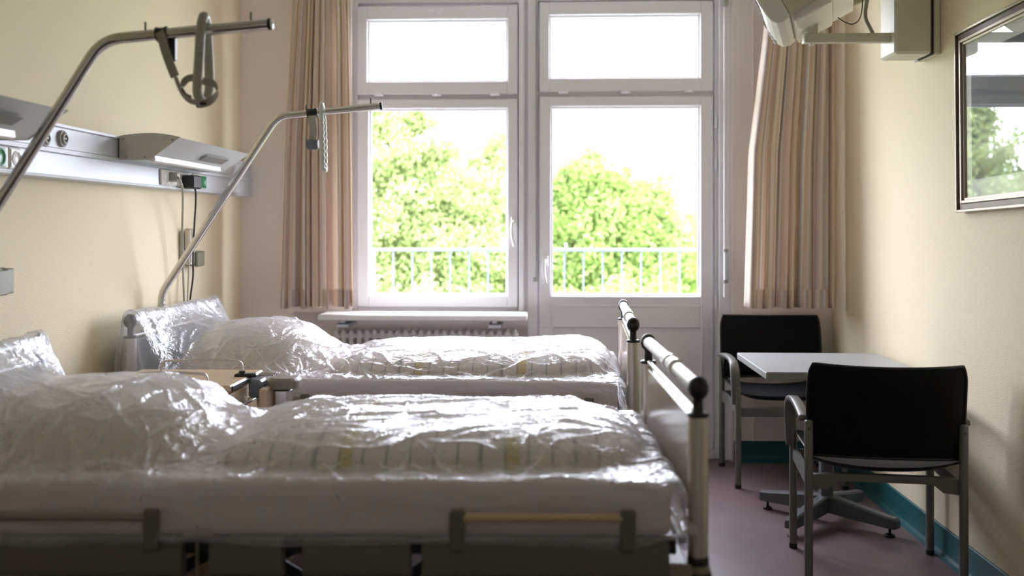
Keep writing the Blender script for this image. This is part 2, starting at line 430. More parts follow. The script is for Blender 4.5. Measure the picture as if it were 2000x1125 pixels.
def baseboard(name, a, b, nx, ny):
    """coved vinyl skirting from a to b; (nx, ny) points into the room"""
    a, b = Vector((*a, 0)), Vector((*b, 0)); m = MB()
    prof = [(0, 0), (.034, 0), (.034, .003), (.020, .008), (.012, .020), (.008, .04), (.008, .118), (.005, .122), (0, .122)]
    vs = [p + Vector((nx*q, ny*q, h)) for p in (a, b) for (q, h) in prof]; n = len(prof)
    m.add(vs, [tuple(range(n))[::-1], tuple(range(n, 2*n))] + [(k, (k+1) % n, n+(k+1) % n, n+k) for k in range(n)])
    return S(m.build(name, 'teal_vinyl'))
baseboard('baseboard_right', (XR, YR), (XR, YB), -1, 0)
baseboard('baseboard_left', (XL, YR), (XL, YB), 1, 0)
baseboard('baseboard_back', (XO1+.012, YB), (XR, YB), 0, -1)
baseboard('baseboard_rear', (XL, YR), (XR, YR), 0, 1)

# ------------------------------------------------------------ window and balcony door
def ring(m, px, py, ipx, ipy, Y0, Y1, bev=.004):
    """rectangular frame: outer px (l, r), py (t, b); inner ipx, ipy, measured on the plane Y0"""
    xl, xr = PX(px[0], Y0), PX(px[1], Y0); zt, zb = PZ(py[0], Y0), PZ(py[1], Y0)
    il, ir = PX(ipx[0], Y0), PX(ipx[1], Y0); it, ib = PZ(ipy[0], Y0), PZ(ipy[1], Y0)
    m.box((xl, Y0, zb), (il, Y1, zt), bev=bev); m.box((ir, Y0, zb), (xr, Y1, zt), bev=bev)
    m.box((il, Y0, it), (ir, Y1, zt), bev=bev); m.box((il, Y0, zb), (ir, Y1, ib), bev=bev)
    return il, ir, ib, it
def glass(parent, il, ir, ib, it, Y, bead=.012):
    b = MB()
    for (a, c) in (((il-.004, Y-.014, ib-.004), (il+bead, Y+.01, it+.004)), ((ir-bead, Y-.014, ib-.004), (ir+.004, Y+.01, it+.004)),
                   ((il+bead, Y-.014, ib-.004), (ir-bead, Y+.01, ib+bead)), ((il+bead, Y-.014, it-bead), (ir-bead, Y+.01, it+.004))):
        b.box(a, c, bev=.003)
    b.build('glazing_bead', 'frame_white', parent)
    MB().add([(il+.002, Y, ib+.002), (ir-.002, Y, ib+.002), (ir-.002, Y, it-.002), (il+.002, Y, it-.002)], [(0,1,2,3)]).build('pane', 'pane_glass', parent)
def latch(parent, px, py, Y):
    x, z = PX(px, Y), PZ(py, Y); m = MB()
    m.box((x-.030, Y-.018, z-.009), (x+.030, Y+.004, z+.009), bev=.006); m.box((x-.014, Y-.028, z-.006), (x+.014, Y-.014, z+.010), bev=.005)
    m.build('latch', 'frame_white', parent)
def lever(parent, px, py0, py1, Y):
    x = PX(px, Y); z1, z0 = PZ(py0, Y), PZ(py1, Y); h = z1 - z0
    m = MB(); m.box((x-.016, Y-.010, z1-.05), (x+.022, Y+.001, z1+.02), bev=.006)
    p = [(x+.003, Y-.004, z1-.012), (x+.002, Y-.045, z1-.012), (x-.004, Y-.062, z1-.03), (x-.005, Y-.060, z0+.05), (x+.001, Y-.052, z0+.02), (x+.004, Y-.030, z0)]
    m.tube(catmull(p, 6), .0095, 10); m.build('handle', 'alu_white', parent)

win = empty('window_1', (0, 0, 0), kind='structure')
YF = 5.915
m = MB(); ring(m, (688, 1030), (-26, 612), (699, 1012), (4, 601), YF+.02, YF+.12); m.box((PX(699, YF), YF+.03, PZ(194, YF)), (PX(1012, YF), YF+.1, PZ(183, YF)), bev=.003)
m.box((PX(1014, YF), YF-.02, PZ(612, YF)), (PX(1024, YF), YF+.03, PZ(-26, YF)), bev=.004)
ring(m, (688, 1030), (-30, 614), (708, 1003), (20, 592), YF+.058, YF+.13, 0); m.box((PX(700, YF), YF+.058, PZ(203, YF)), (PX(1012, YF), YF+.13, PZ(168, YF)))
m.build('window_frame', 'frame_white', win)
for (py, ipx, ipy) in (((9, 183), (717, 991), (36, 158)), ((193, 600), (720, 991), (211, 578))):
    k = MB(); q = ring(k, (698, 1011), py, ipx, ipy, YF-.012, YF+.055, .005)
    # routed inner edge
    s = k.build('sash', 'frame_white', win); glass(s, *q, YF+.03)
for px in (741, 853, 967): latch(win, px, 184, YF-.005)
k = MB(); x, z = PX(852, YF-.012), PZ(18, YF-.012); k.lathe([(.045, 0), (.045, .004), (.035, .010), (0, .010)], M=Matrix.Translation((x, YF-.012, z)) @ Matrix.Rotation(PI/2, 4, 'X') @ Matrix.Scale(.4, 4, (0, 1, 0)))
for i in (-1, 0, 1): k.box((x+i*.026-.006, YF-.030, z-.007), (x+i*.026+.006, YF-.018, z+.007), bev=.003)
k.build('catch', 'frame_white', win)
lever(win, 1003, 429, 479, YF-.012)

S(MB().box((PX(716, 6.05), 6.05, PZ(45, 6.05)), (PX(993, 6.05), 6.08, PZ(10, 6.05)), bev=.004).build('trim_2', 'lamp_grey'))
door = empty('door_1', (0, 0, 0), kind='structure')
m = MB(); Y0 = YF+.005
m.box((PX(1030, Y0), Y0-.005, 0), (PX(1051, Y0), Y0+.12, ZT), bev=.004)
m.box((PX(1395, Y0), Y0-.005, 0), (PX(1427, Y0), Y0+.12, ZT), bev=.004)
m.box((PX(1402, Y0), Y0-.04, .0), (PX(1427, Y0), Y0-.004, ZT), bev=.006)
m.box((PX(1051, Y0), Y0, PZ(2, Y0)), (PX(1395, Y0), Y0+.12, ZT), bev=.003); m.box((PX(1051, Y0), Y0+.02, PZ(190, Y0)), (PX(1395, Y0), Y0+.1, PZ(178, Y0)), bev=.003)
m.box((PX(1051, Y0), Y0-.01, 0), (PX(1395, Y0), Y0+.14, .058), bev=.004)
ring(m, (1030, 1427), (-30, 895), (1062, 1384), (14, 860), YF+.058, YF+.13, 0); m.box((PX(1054, YF), YF+.058, PZ(199, YF)), (PX(1392, YF), YF+.13, PZ(168, YF)))
m.build('door_frame', 'frame_white', door)
k = MB(); q = ring(k, (1053, 1393), (4, 179), (1073, 1368), (29, 153), YF-.012, YF+.055, .005); s = k.build('sash', 'frame_white', door); glass(s, *q, YF+.03)
k = MB(); q = ring(k, (1053, 1393), (189, 640), (1076, 1368), (208, 578), YF-.012, YF+.055, .005)
Yd = YF-.012; xl, xr = PX(1053, Yd), PX(1393, Yd); pl, pr = PX(1079, Yd), PX(1371, Yd); zt, zb = PZ(597, Yd), .20
k.box((xl, Yd, .062), (pl, Yd+.067, PZ(640, Yd)+.001), bev=.002); k.box((pr, Yd, .062), (xr, Yd+.067, PZ(640, Yd)+.001), bev=.002); k.box((pl, Yd, .062), (pr, Yd+.067, zb), bev=.005)
s = k.build('door_leaf', 'frame_white', door); 
pn = MB(); pn.box((pl-.002, Yd+.014, zb-.002), (pr+.002, Yd+.045, PZ(640, Yd)+.004))
pn.box((pl, Yd-.003, PZ(600, Yd)), (pr, Yd+.003, PZ(595, Yd)), bev=.002); pn.box((pl-.006, Yd-.004, zb-.01), (pl+.004, Yd+.003, zt+.012), bev=.002)
pn.box((pr-.004, Yd-.004, zb-.01), (pr+.006, Yd+.003, zt+.012), bev=.002); pn.build('door_panel', 'frame_white', s); glass(s, *q, YF+.03)
for px in (1100, 1222, 1345): latch(door, px, 181 if px < 1300 else 179, YF-.005)
lever(door, 1064, 505, 551, Yd)
for (a, b) in ((228, 252), (308, 334), (574, 600)):
    x = PX(1397, Y0); MB().tube([(x, Y0-.018, PZ(b, Y0)), (x, Y0-.018, PZ(a, Y0))], .009, 10).build('hinge', 'alu_white', door)
g = MB(); x = PX(1048, Y0-.02); g.tube([(x, Y0-.02, PZ(-26, Y0)), (x, Y0-.02, PZ(545, Y0))], .006, 8); g.box((x-.02, Y0-.03, PZ(550, Y0)), (x+.006, Y0-.004, PZ(542, Y0)), bev=.003)
g.build('espagnolette_rod', 'grey_plastic', door)

# awning crank hanging beside the door
cr = empty('crank_rod', (PX(1416, 5.84), 5.845, .9), label='slim white awning crank hanging on the frame right of the balcony door', cat='crank')
def lc(p): return (p[0]-cr.location.x, p[1]-cr.location.y, p[2]-cr.location.z)
xr_ = PX(1416, 5.845)
MB().tube([lc((xr_, 5.845, PZ(580, 5.845))), lc((xr_, 5.845, PZ(2, 5.845)))], .009, 12).build('rod', 'frame_white', cr)
MB().tube([lc((xr_+.002, 5.82, PZ(546, 5.82))), lc((xr_+.002, 5.82, PZ(492, 5.82)))], .015, 12).build('grip', 'alu_rail', cr)
for (q0, q1) in ((494, 486), (552, 545), (14, 0)): MB().box(lc((xr_-.013, 5.815, PZ(q0, 5.82))), lc((xr_+.015, 5.866, PZ(q1, 5.82))), bev=.003).build('bracket', 'grey_plastic', cr)

# ------------------------------------------------------------ sill board with brackets, radiator
Yf = 5.60; zs = .872
sb = empty('window_shelf', (-.7, 5.7, zs-.04), label='white window board on two brackets above the radiator', cat='shelf')
o_ = sb.location
def rel(o, a): return tuple(a[i]-o.location[i] for i in range(3))
xs0, xs1 = PX(620, Yf), PX(1029, Yf)
MB().box(rel(sb, (xs0, Yf, zs-.034)), rel(sb, (xs1, YB+.018, zs)), bev=.006).build('board', 'sill_white', sb)
for px in (670, 967):
    k = MB(); x = PX(px, 5.66)
    k.box(rel(sb, (x-.018, 5.65, zs-.052)), rel(sb, (x+.012, 5.99, zs-.035)), bev=.003); k.box(rel(sb, (x-.038, 5.64, zs-.078)), rel(sb, (x+.038, 5.99, zs-.056)), bev=.004)
    k.build('bracket', 'alu_rail', sb)
ra = empty('radiator', (-.7, 5.88, 0), label='white ribbed column radiator under the window board', cat='radiator')
x0, x1 = PX(648, 5.80), PX(1013, 5.80); n = 24
for i in range(n):
    x = x0 + (x1-x0)*(i+.5)/n; k = MB()
    k.box(rel(ra, (x-.012, 5.79, .13)), rel(ra, (x+.012, 5.83, .768)), bev=.010); k.box(rel(ra, (x-.012, 5.88, .13)), rel(ra, (x+.012, 5.92, .768)), bev=.010)
    k.box(rel(ra, (x-.023, 5.80, .71)), rel(ra, (x+.023, 5.91, .75)), bev=.010); k.box(rel(ra, (x-.023, 5.80, .15)), rel(ra, (x+.023, 5.91, .19)), bev=.010)
    k.build('rib', 'radiator_white', ra)
k = MB(); k.tube([rel(ra, (x1, 5.86, .17)), rel(ra, (x1+.06, 5.86, .17)), rel(ra, (x1+.06, 5.86, 0.0))], .011, 10); k.build('pipe', 'radiator_white', ra); k = MB(); k.tube([rel(ra, (x0-.0, 5.86, .7)), rel(ra, (x0-.05, 5.86, .7)), rel(ra, (x0-.05, 5.86, 0.0))], .011, 10)
k.build('pipe', 'radiator_white', ra)
for xx in (x0+.05, x1-.05): MB().box(rel(ra, (xx-.02, 5.90, .6)), rel(ra, (xx+.02, YB+.14, .64)), bev=.003).build('wall_bracket', 'radiator_white', ra)

# ------------------------------------------------------------ curtains
def curtain(label, prof, Yc, folds, amp, seed, cloth_w):
    """prof: [(py, px_left, px_right)]"""
    rnd = random.Random(seed); nu, nv = 260, 46
    ztop = 2.93; zbot = PZ(prof[-1][0], Yc)
    zz = [PZ(p[0], Yc) for p in prof]; ll = [PX(p[1], Yc) for p in prof]; rr = [PX(p[2], Yc) for p in prof]
    def at(z, arr):
        for i in range(len(zz)-1):
            if z >= zz[i+1]:
                t = (zz[i]-z)/(zz[i]-zz[i+1]); return arr[i]+(arr[i+1]-arr[i])*t
        return arr[-1]
    ph = [rnd.uniform(0, 2*PI) for _ in range(8)]
    def phase(u): return 2*PI*folds*(u + .035*math.sin(2*PI*u*1.7+ph[0]) + .02*math.sin(2*PI*u*4.1+ph[1]))
    def fn(u, v, off=0):
        z = ztop + (zbot-ztop)*v
        if v > .999: z += .006*math.sin(phase(u)*.5+ph[2])
        a, b = at(z, ll), at(z, rr)
        d = v*1.0
        p = phase(u) + .5*math.sin(3*d+ph[3]+u*5) * d
        A = amp*(.55+.45*min(1, v*3)) * (1+.35*math.sin(u*9+ph[4]+d*1.5))
        y = A*math.sin(p) + .25*A*math.sin(2.3*p+ph[5]) + .012*math.sin(u*7+d*4+ph[6])
        x = a + (b-a)*u + .30*(b-a)/folds*math.cos(p)*.55
        return (x, Yc + y - off, z)
    me_o = MB().grid(lambda u, v: fn(u, v), nu, nv)
    def uvs(o, nu, nv, sh=0):
        me = o.data; uv = me.uv_layers.new(name='UVMap'); vi = np.empty(len(me.loops), dtype=np.int32); me.loops.foreach_get('vertex_index', vi)
        U = (vi // nv)/(nu-1)*cloth_w + sh; V = (vi % nv)/(nv-1)*2; a = np.stack([U, V], 1).astype(np.float32).ravel(); uv.data.foreach_set('uv', a)
    o = me_o.build('curtain', 'curtain_cloth'); uvs(o, nu, nv)
    s = o.modifiers.new('t', 'SOLIDIFY'); s.thickness = .002
    tag(o, label, 'curtain')
    h0 = 1 - .105/(ztop-zbot)
    h = MB().grid(lambda u, v: fn(u, h0 + (1-h0)*v, .0035), nu, 6).build('hem', 'curtain_cloth', o); uvs(h, nu, 6, .028)
    return o
curtain('striped cream and beige curtain gathered left of the window', [(-80, 574, 680), (60, 566, 685), (300, 553, 690), (602, 548, 694)], 5.64, 10, .030, 3, 1.35)
curtain('striped cream and beige curtain hanging in the right corner behind the television', [(-80, 1508, 1626), (90, 1492, 1628), (300, 1466, 1628), (600, 1457, 1627)], 5.60, 7, .036, 8, 1.3)
rl = MB().box((XL+.01, 5.63, 2.93), (XR-.01, 5.67, 2.965), bev=.004); rl.box((XL+.2, 5.635, 2.965), (XL+.24, 5.665, 3.0)); rl.box((XR-.24, 5.635, 2.965), (XR-.2, 5.665, 3.0))
tag(rl.build('curtain_rail', 'frame_white'), 'white curtain rail under the ceiling above the window', 'curtain rail')

# ------------------------------------------------------------ bed-head supply rail on the left wall
XF = -1.77
sr = empty('supply_rail', (XL, 3.6, 1.547), label='brushed aluminium medical supply rail along the yellow wall', cat='wall rail')
def rr(x, y, z): return (x-XL, y-3.6, z-1.547)
z0, z1 = 1.547, 1.747
prof = [(XL, z0), (XF-.012, z0), (XF+.006, z0+.004), (XF+.008, z0+.012), (XF, z0+.014), (XF-.002, 1.638), (XF+.010, 1.641), (XF+.006, 1.656), (XF-.002, 1.660), (XF-.002, 1.733), (XF+.004, 1.737), (XF+.002, z1), (XL, z1)]
k = MB(); Ya, Yb_ = 1.7, YB
vs = [rr(a, y, b) for y in (Ya, Yb_) for (a, b) in prof]; n = len(prof)
k.add(vs, [tuple(range(n)), tuple(range(n, 2*n))[::-1]] + [(n+k_, n+(k_+1) % n, (k_+1) % n, k_) for k_ in range(n)])
k.build('channel', 'alu_rail', sr)
k = MB()
for z in (1.659, 1.734, 1.640, 1.5625): k.box(rr(XF-.0035, Ya, z-.0009), rr(XF-.0008+.0005, Yb_, z+.0009))
k.build('groove', 'dark_slot', sr)
def outlet(px, py):
    Y = YX(px, XF+.01); z = ZX(px, py, XF+.01)
    M = Matrix.Translation(rr(XF-.003, Y, z)) @ Matrix.Rotation(PI/2, 4, 'Y')
    o = MB().lathe([(.031, 0), (.031, .010), (.027, .013), (.025, .009), (.021, .009), (.020, .018), (.014, .020), (.0135, .012), (0, .012)], M=M, n=28).build('gas_outlet', 'grey_plastic', sr)
    MB().lathe([(.0255, .0095), (.0255, .0103), (.0205, .0103), (.0205, .0095)], M=M, n=28).build('ring', 'black_plastic', o)
    MB().lathe([(.0125, .0125), (.0125, .0135), (0, .0135)], M=M, n=20).build('bore', 'black_plastic', o)
    MB().lathe([(.006, .0135), (.005, .019), (0, .019)], M=M, n=14).build('nipple', 'steel', o)
outlet(126, 271); outlet(91, 270)
def socket(px0, px1, m_, kind):
    a, b = YX(px0, XF+.006), YX(px1, XF+.006)
    o = MB().box(rr(XF-.002, a, 1.5645), rr(XF+.010, b, 1.636), bev=.004).build('socket_plate', 'socket_white', sr)
    n = 2 if (b-a) > .15 else 1
    for i in range(n):
        c = a + (b-a)*(i+.5)/n; w_ = min((b-a)/n*.40, .032); kk = MB()
        M = Matrix.Translation(rr(XF+.009, c, 1.600)) @ Matrix.Rotation(PI/2, 4, 'Y')
        kk.box(rr(XF+.009, c-w_-.004, 1.600-.030), rr(XF+.013, c+w_+.004, 1.600+.030), bev=.002)
        kk.lathe([(w_*.9, .003), (w_*.9, .006), (w_*.78, .006), (w_*.74, .0045), (0, .0045)], M=M, n=24)
        kk.build('socket', m_, o)
    return o
socket(314, 345, 'socket_white', 0); socket(347, 371, 'socket_white', 0); socket(377, 402, 'socket_green', 0)
socket(-40, -22, 'socket_white', 0); socket(-20, 14, 'socket_green', 0); socket(17, 40, 'socket_white', 0)

def reading_lamp(Y0, Y1, label):
    o = empty('reading_lamp', (XF+.006, Y0, 1.66), label=label, cat='lamp', group=None)
    def q(x, y, z): return (x-o.location.x, y-Y0, z-1.66)
    xt, xl = -1.513, -1.637
    top = [(XF+.006, 1.746)] + [(XF+.006+(xt-XF-.006)*t, 1.746+.018*math.sin(PI*t*.72) - .020*t*t) for t in (.15, .3, .45, .6, .75, .9, 1)]
    poly = top + [(xl-.004, 1.650), (XF+.006, 1.650)]
    def pr(y0, y1, pl):     # polygon in x,z extruded along y
        k = MB(); n = len(pl); vs = [q(a, y, b) for y in (y0, y1) for (a, b) in pl]
        k.add(vs, [tuple(range(n))[::-1], tuple(range(n, 2*n))] + [(i, (i+1) % n, n+(i+1) % n, n+i) for i in range(n)]); return k
    pr(Y0+.004, Y1-.004, poly).build('housing', 'lamp_white', o)
    big = [(a + (.002 if a > XF+.02 else 0), b + (.002 if b > 1.7 else -.002)) for a, b in poly]
    c = pr(Y0-.002, Y0+.005, big); c.build('end_cap', 'lamp_grey', o)
    pr(Y1-.005, Y1+.002, big).build('end_cap', 'lamp_grey', o)
    for (a, b) in ((XF+.022, 1.735), (xt-.03, 1.731), (XF+.035, 1.660), (xl-.022, 1.660)): MB().lathe([(.004, 0), (.003, .003), (0, .003)], M=Matrix.Translation(q(a, Y0-.002, b)) @ Matrix.Rotation(PI/2, 4, 'X'), n=10).build('screw', 'dark_slot', o)
    # diffuser strip along the lower lip, slot in the sloping face
    pr(Y0+.006, Y1-.12, [(xl-.006, 1.648), (xl+.010, 1.640), (xl+.020, 1.646), (xl+.018, 1.672), (xl+.004, 1.664)]).build('diffuser', 'alu_white', o)
    d = Vector((xt-xl, 0, 1.726-1.65)).normalized(); nn = Vector((d.z, 0, -d.x))
    def on(t, off): p = Vector((xl, 0, 1.65)) + Vector((xt-xl, 0, .076))*t + nn*off; return p
    L_ = Y1-Y0; a0, a1 = Y0+L_*.47, Y0+L_*.80; k = MB()
    vs = [q(*(on(t, o_)+Vector((0, y, 0)))) for y in (a0, a1) for (t, o_) in ((.36, .0015), (.66, .0015), (.66, .0035), (.36, .0035))]
    k.add(vs, [(0,1,2,3), (7,6,5,4), (0,4,5,1), (1,5,6,2), (2,6,7,3), (3,7,4,0)]).build('slot', 'dark_slot', o)
    return o
reading_lamp(4.03, 4.975, 'grey and white bed lamp on the rail above the bed by the window')
reading_lamp(YX(133, -1.513)-.94, YX(133, -1.513), 'grey bed lamp cut by the left edge above the near bed')

# plugs and cords
def cord(name, label, pts, r, m_, plug, pm):
    pw = [Vector(p) for p in pts]
    o = empty(name, pw[-1], label=label, cat='cord')
    MB().tube([p-pw[-1] for p in catmull(pw, 8)], r, 8).build('cable', m_, o)
    a, b = plug; k = MB(); k.box(Vector(a)-pw[-1], Vector(b)-pw[-1], bev=.006); k.build('plug', pm, o)
    return o
def W(px, py, X): Y = YX(px, X); return Vector((X, Y, P(px, py, Y).z))
a = W(344, 346, -1.735)
cord('power_cord', 'grey power cord with plug hanging from the white socket down behind the bed', [a+Vector((0, .01, 0)), W(349, 349, -1.715), W(356, 366, -1.715), W(357, 400, -1.74), W(356, 450, -1.76), W(357, 520, -1.77), W(360, 600, -1.78), W(361, 680, -1.79)], .0055, 'cable_grey',
     (a+Vector((-.028, -.025, -.022)), a+Vector((.012, .02, .022))), 'grey_plastic')
b = W(379, 356, -1.72)
cord('power_cord', 'black power cord with boxy plug in the green socket', [b+Vector((.0, 0, -.02)), W(382, 375, -1.715), W(382, 400, -1.74), W(379, 450, -1.77), W(377, 500, -1.775), W(377, 540, -1.77), W(372, 580, -1.77), W(366, 640, -1.78)], .0045, 'cable_black',
     (b+Vector((-.045, -.06, -.032)), b+Vector((.02, .055, .032))), 'black_plastic')
cord('handset_cord', 'thin grey cord hanging below the beige wall handset', [W(369, 512, -1.785), W(368, 540, -1.79), W(366, 590, -1.79), W(365, 660, -1.79)], .0035, 'cable_grey', (W(369, 514, -1.80), W(369, 505, -1.785)), 'beige_plastic')

def holder(px0, px1, py0, py1, label):
    Y0, Y1 = YX(px0, -1.79), YX(px1, -1.79); z1, z0 = ZX((px0+px1)/2, py0, -1.79), ZX((px0+px1)/2, py1, -1.79)
    o = empty('bed_control_holder', (XL, (Y0+Y1)/2, z0), label=label, cat='holder'); c = o.location; h = z1-z0; w = Y1-Y0
    k = MB(); k.box((0, -w/2, .03*h), (.012, w/2, .97*h), bev=.003); k.build('backplate', 'olive_plastic', o)
    k = MB(); k.box((.012, -w/2, .05*h), (.045, -.1*w, h), bev=.004); k.box((.045, -w*.5, .0), (.060, -.02*w, .92*h), bev=.004); k.build('hook', 'olive_plastic', o)
    k = MB(); k.box((.012, .12*w, .02*h), (.045, .46*w, .95*h), bev=.004); k.build('clip', 'olive_plastic', o)
    return o
holder(378, 399, 489, 520, 'small olive-grey bracket on the wall beside the hanging cords')
holder(-14, 27, 522, 576, 'olive-grey control bracket on the wall at the left edge')
Yh0, Yh1 = YX(361, -1.80), YX(380, -1.80); zt, zb = ZX(370, 446, -1.80), ZX(370, 517, -1.80)
hs = empty('wall_handset', (XL, (Yh0+Yh1)/2, zb), label='beige patient handset in its cradle on the yellow wall', cat='handset'); w = Yh1-Yh0; h = zt-zb
MB().box((0, -w/2, .1*h), (.02, w/2, .9*h), bev=.004).build('cradle', 'grey_plastic', hs)
MB().box((.02, -w*.42, .42*h), (.05, w*.25, h), bev=.008).build('handset', 'beige_plastic', hs)
MB().box((.05, -w*.25, .52*h), (.052, w*.1, .66*h)).build('button', 'dark_slot', hs)
MB().box((.02, -w*.3, 0), (.045, w*.3, .40*h), bev=.006).build('cable_box', 'socket_white', hs)
# ------------------------------------------------------------ armchairs
def make_chair(label):
    """local frame: x to the sitter's left .. the chair faces +y, legs' centres at x = +-.278, y = 0 (rear) .. .47 (front)"""
    t = empty('armchair', label=label, cat='chair', group='black leather armchairs at the table')
    hx, D = .278, .49
    for sx in (-1, 1):
        x = sx*hx
        k = MB(); k.tube([(x, 0, .004), (x, 0, .632), (x, 0, .638), (x, 0, .641)], .0165, 16, scales=[1, 1, .9, .6]); lg = k.build('leg', 'chair_metal', t)
        MB().lathe([(.004, 0), (.004, .0016), (0, .0016)], M=Matrix.Translation((x, -.0160, .61)) @ Matrix.Rotation(PI/2, 4, 'X'), n=12).build('screw', 'black_plastic', lg)
        MB().lathe([(.0175, 0), (.0175, .018), (.0166, .02)], axis_o=(x, 0, 0), n=16).build('foot_cap', 'black_plastic', lg)
        k = MB(); k.tube([(x, D, .004), (x, D, .520), (x, D, .526), (x, D, .529)], .0165, 16, scales=[1, 1, .9, .6]); lg = k.build('leg', 'chair_metal', t)
        MB().lathe([(.0175, 0), (.0175, .018), (.0166, .02)], axis_o=(x, D, 0), n=16).build('foot_cap', 'black_plastic', lg)
        # flat strap arm: up from the front leg, curved, back to the rear leg
        xs = x + sx*.012
        path = catmull([(xs, D-.004, .44), (xs, D-.004, .52), (xs+sx*.002, D-.005, .58), (xs+sx*.002, D-.03, .632), (xs+sx*.001, D-.085, .655), (xs, D-.20, .662), (xs, D-.34, .655), (xs, .03, .640)], 6)
        n = len(path); wd = [ .019 + .005*math.sin(PI*min(1, i/(n*.6)))  for i in range(n)]
        k = MB(); vs = []; T = 0.008
        for i, p in enumerate(path):
            tg = (path[min(i+1, n-1)] - path[max(i-1, 0)]).normalized(); nr = Vector((1, 0, 0)).cross(tg).normalized()
            w_ = wd[i]
            for (a, b) in ((-w_, -T), (-w_+.004, -T-.003), (w_-.004, -T-.003), (w_, -T), (w_, T), (w_-.004, T+.002), (-w_+.004, T+.002), (-w_, T)): vs.append(p + Vector((a, 0, 0)) + nr*b)
        fs = [(i*8+j, i*8+(j+1) % 8, (i+1)*8+(j+1) % 8, (i+1)*8+j) for i in range(n-1) for j in range(8)]
        fs += [tuple(range(8))[::-1], tuple(range((n-1)*8, n*8))]
        k.add(vs, fs, True).build('armrest', 'chair_metal', t)
    # rails under the seat
    k = MB(); k.box((-hx+.01, D-.018, .375), (hx-.01, D+.004, .425), bev=.004)
    for sx in (-1, 1):
        x = sx*(hx-.006)
        k.add([(x-.010, 0, .375), (x+.010, 0, .375), (x+.010, 0, .432), (x-.010, 0, .432), (x-.010, D, .385), (x+.010, D, .385), (x+.010, D, .428), (x-.010, D, .428)],
              [(0,1,2,3)[::-1], (4,5,6,7), (0,1,5,4), (1,2,6,5), (2,3,7,6), (3,0,4,7)])
    pl = [(-hx, .375), (-hx, .432), (-hx+.06, .437), (-.16, .440), (.16, .440), (hx-.06, .437), (hx, .432), (hx, .375), (hx-.07, .382), (.17, .412), (-.17, .412), (-hx+.07, .382)]
    vs = [(a, y, b) for y in (.004, .030) for a, b in pl]; n = len(pl)
    k.add(vs, [(0,1,2,11), (2,3,10,11), (3,4,9,10), (4,5,8,9), (5,6,7,8)] + [tuple(n+i for i in q)[::-1] for q in ((0,1,2,11), (2,3,10,11), (3,4,9,10), (4,5,8,9), (5,6,7,8))] + [(i, (i+1) % n, n+(i+1) % n, n+i)[::-1] for i in range(n)])
    k.build('seat_frame', 'chair_metal', t)
    # saddle seat
    def seat(u, v, top):
        x = (u-.5)*.535; y = -.005 + v*.505
        e = abs(2*u-1); ev = abs(2*v-1)
        z = .466 + .024*e**2.6 + .018*(v**3)*(1-.4*e) + .006*math.sin(PI*v)
        z += .012*(1-v)**3
        z -= .008*(1-v)**2*(1-e*e)
        rim = max(0, 1-e**8)*max(0, 1-ev**8)
        return (x, y, z + (.012*rim if top else -.030*rim))
    k = MB(); k.grid(lambda u, v: seat(u, v, True), 33, 29); k.grid(lambda u, v: seat(1-u, v, False), 33, 29)
    s = k.build('seat', 'leather', t)
    rim = [seat(i/40, 0, True) for i in range(41)] + [seat(1, i/30, True) for i in range(1, 31)] + [seat(1-i/40, 1, True) for i in range(1, 41)] + [seat(0, 1-i/30, True) for i in range(1, 30)]
    MB().tube(rim, .0045, 6, closed=True).build('piping', 'piping', s)
    # padded back, bowed, slightly reclined
    def back(u, v, f):
        wv = .280 - .004*(1-v)**3 + .003*math.sin(PI*v)
        if v > .8: wv -= .012*((v-.8)/.2)**2.5
        x = (2*u-1)*wv; e = abs(2*u-1)
        z = .508 + v*.352 - .010*(v > .5)*0 - .007*(1-e*e)*v + .004*(1-e*e)*(1-v)
        y = -.022 - .050*v**1.6 + .052*(1-e*e)*1.0*-.5 + .004
        ev = abs(2*v-1); rim = max(0, 1-e**10)*max(0, 1-ev**10)
        y += .030*e**3 * .8
        return (x, y + (.016*rim if f else -.010*rim) + .012, z)
    k = MB(); k.grid(lambda u, v: back(1-u, v, True), 41, 25)
    k.grid(lambda u, v: back(u, v, False), 41, 25); s = k.build('backrest', 'leather_back', t)
    rim = [back(i/40, 0, False) for i in range(41)] + [back(1, i/26, False) for i in range(1, 27)] + [back(1-i/40, 1, False) for i in range(1, 41)] + [back(0, 1-i/26, False) for i in range(1, 26)]
    MB().tube(rim, .0062, 7, closed=True).build('piping', 'piping', s)
    return t
ch = make_chair('black leather armchair with its back to the camera, at the near side of the table')
ch.location = (1.262, 3.785, 0); ch.rotation_euler.z = R(-7.0)
c2 = copy_tree(ch); c2.location = (1.270, 5.752, 0); c2.rotation_euler.z = R(180)
c2['label'] = 'black leather armchair facing the camera between the table and the back wall'

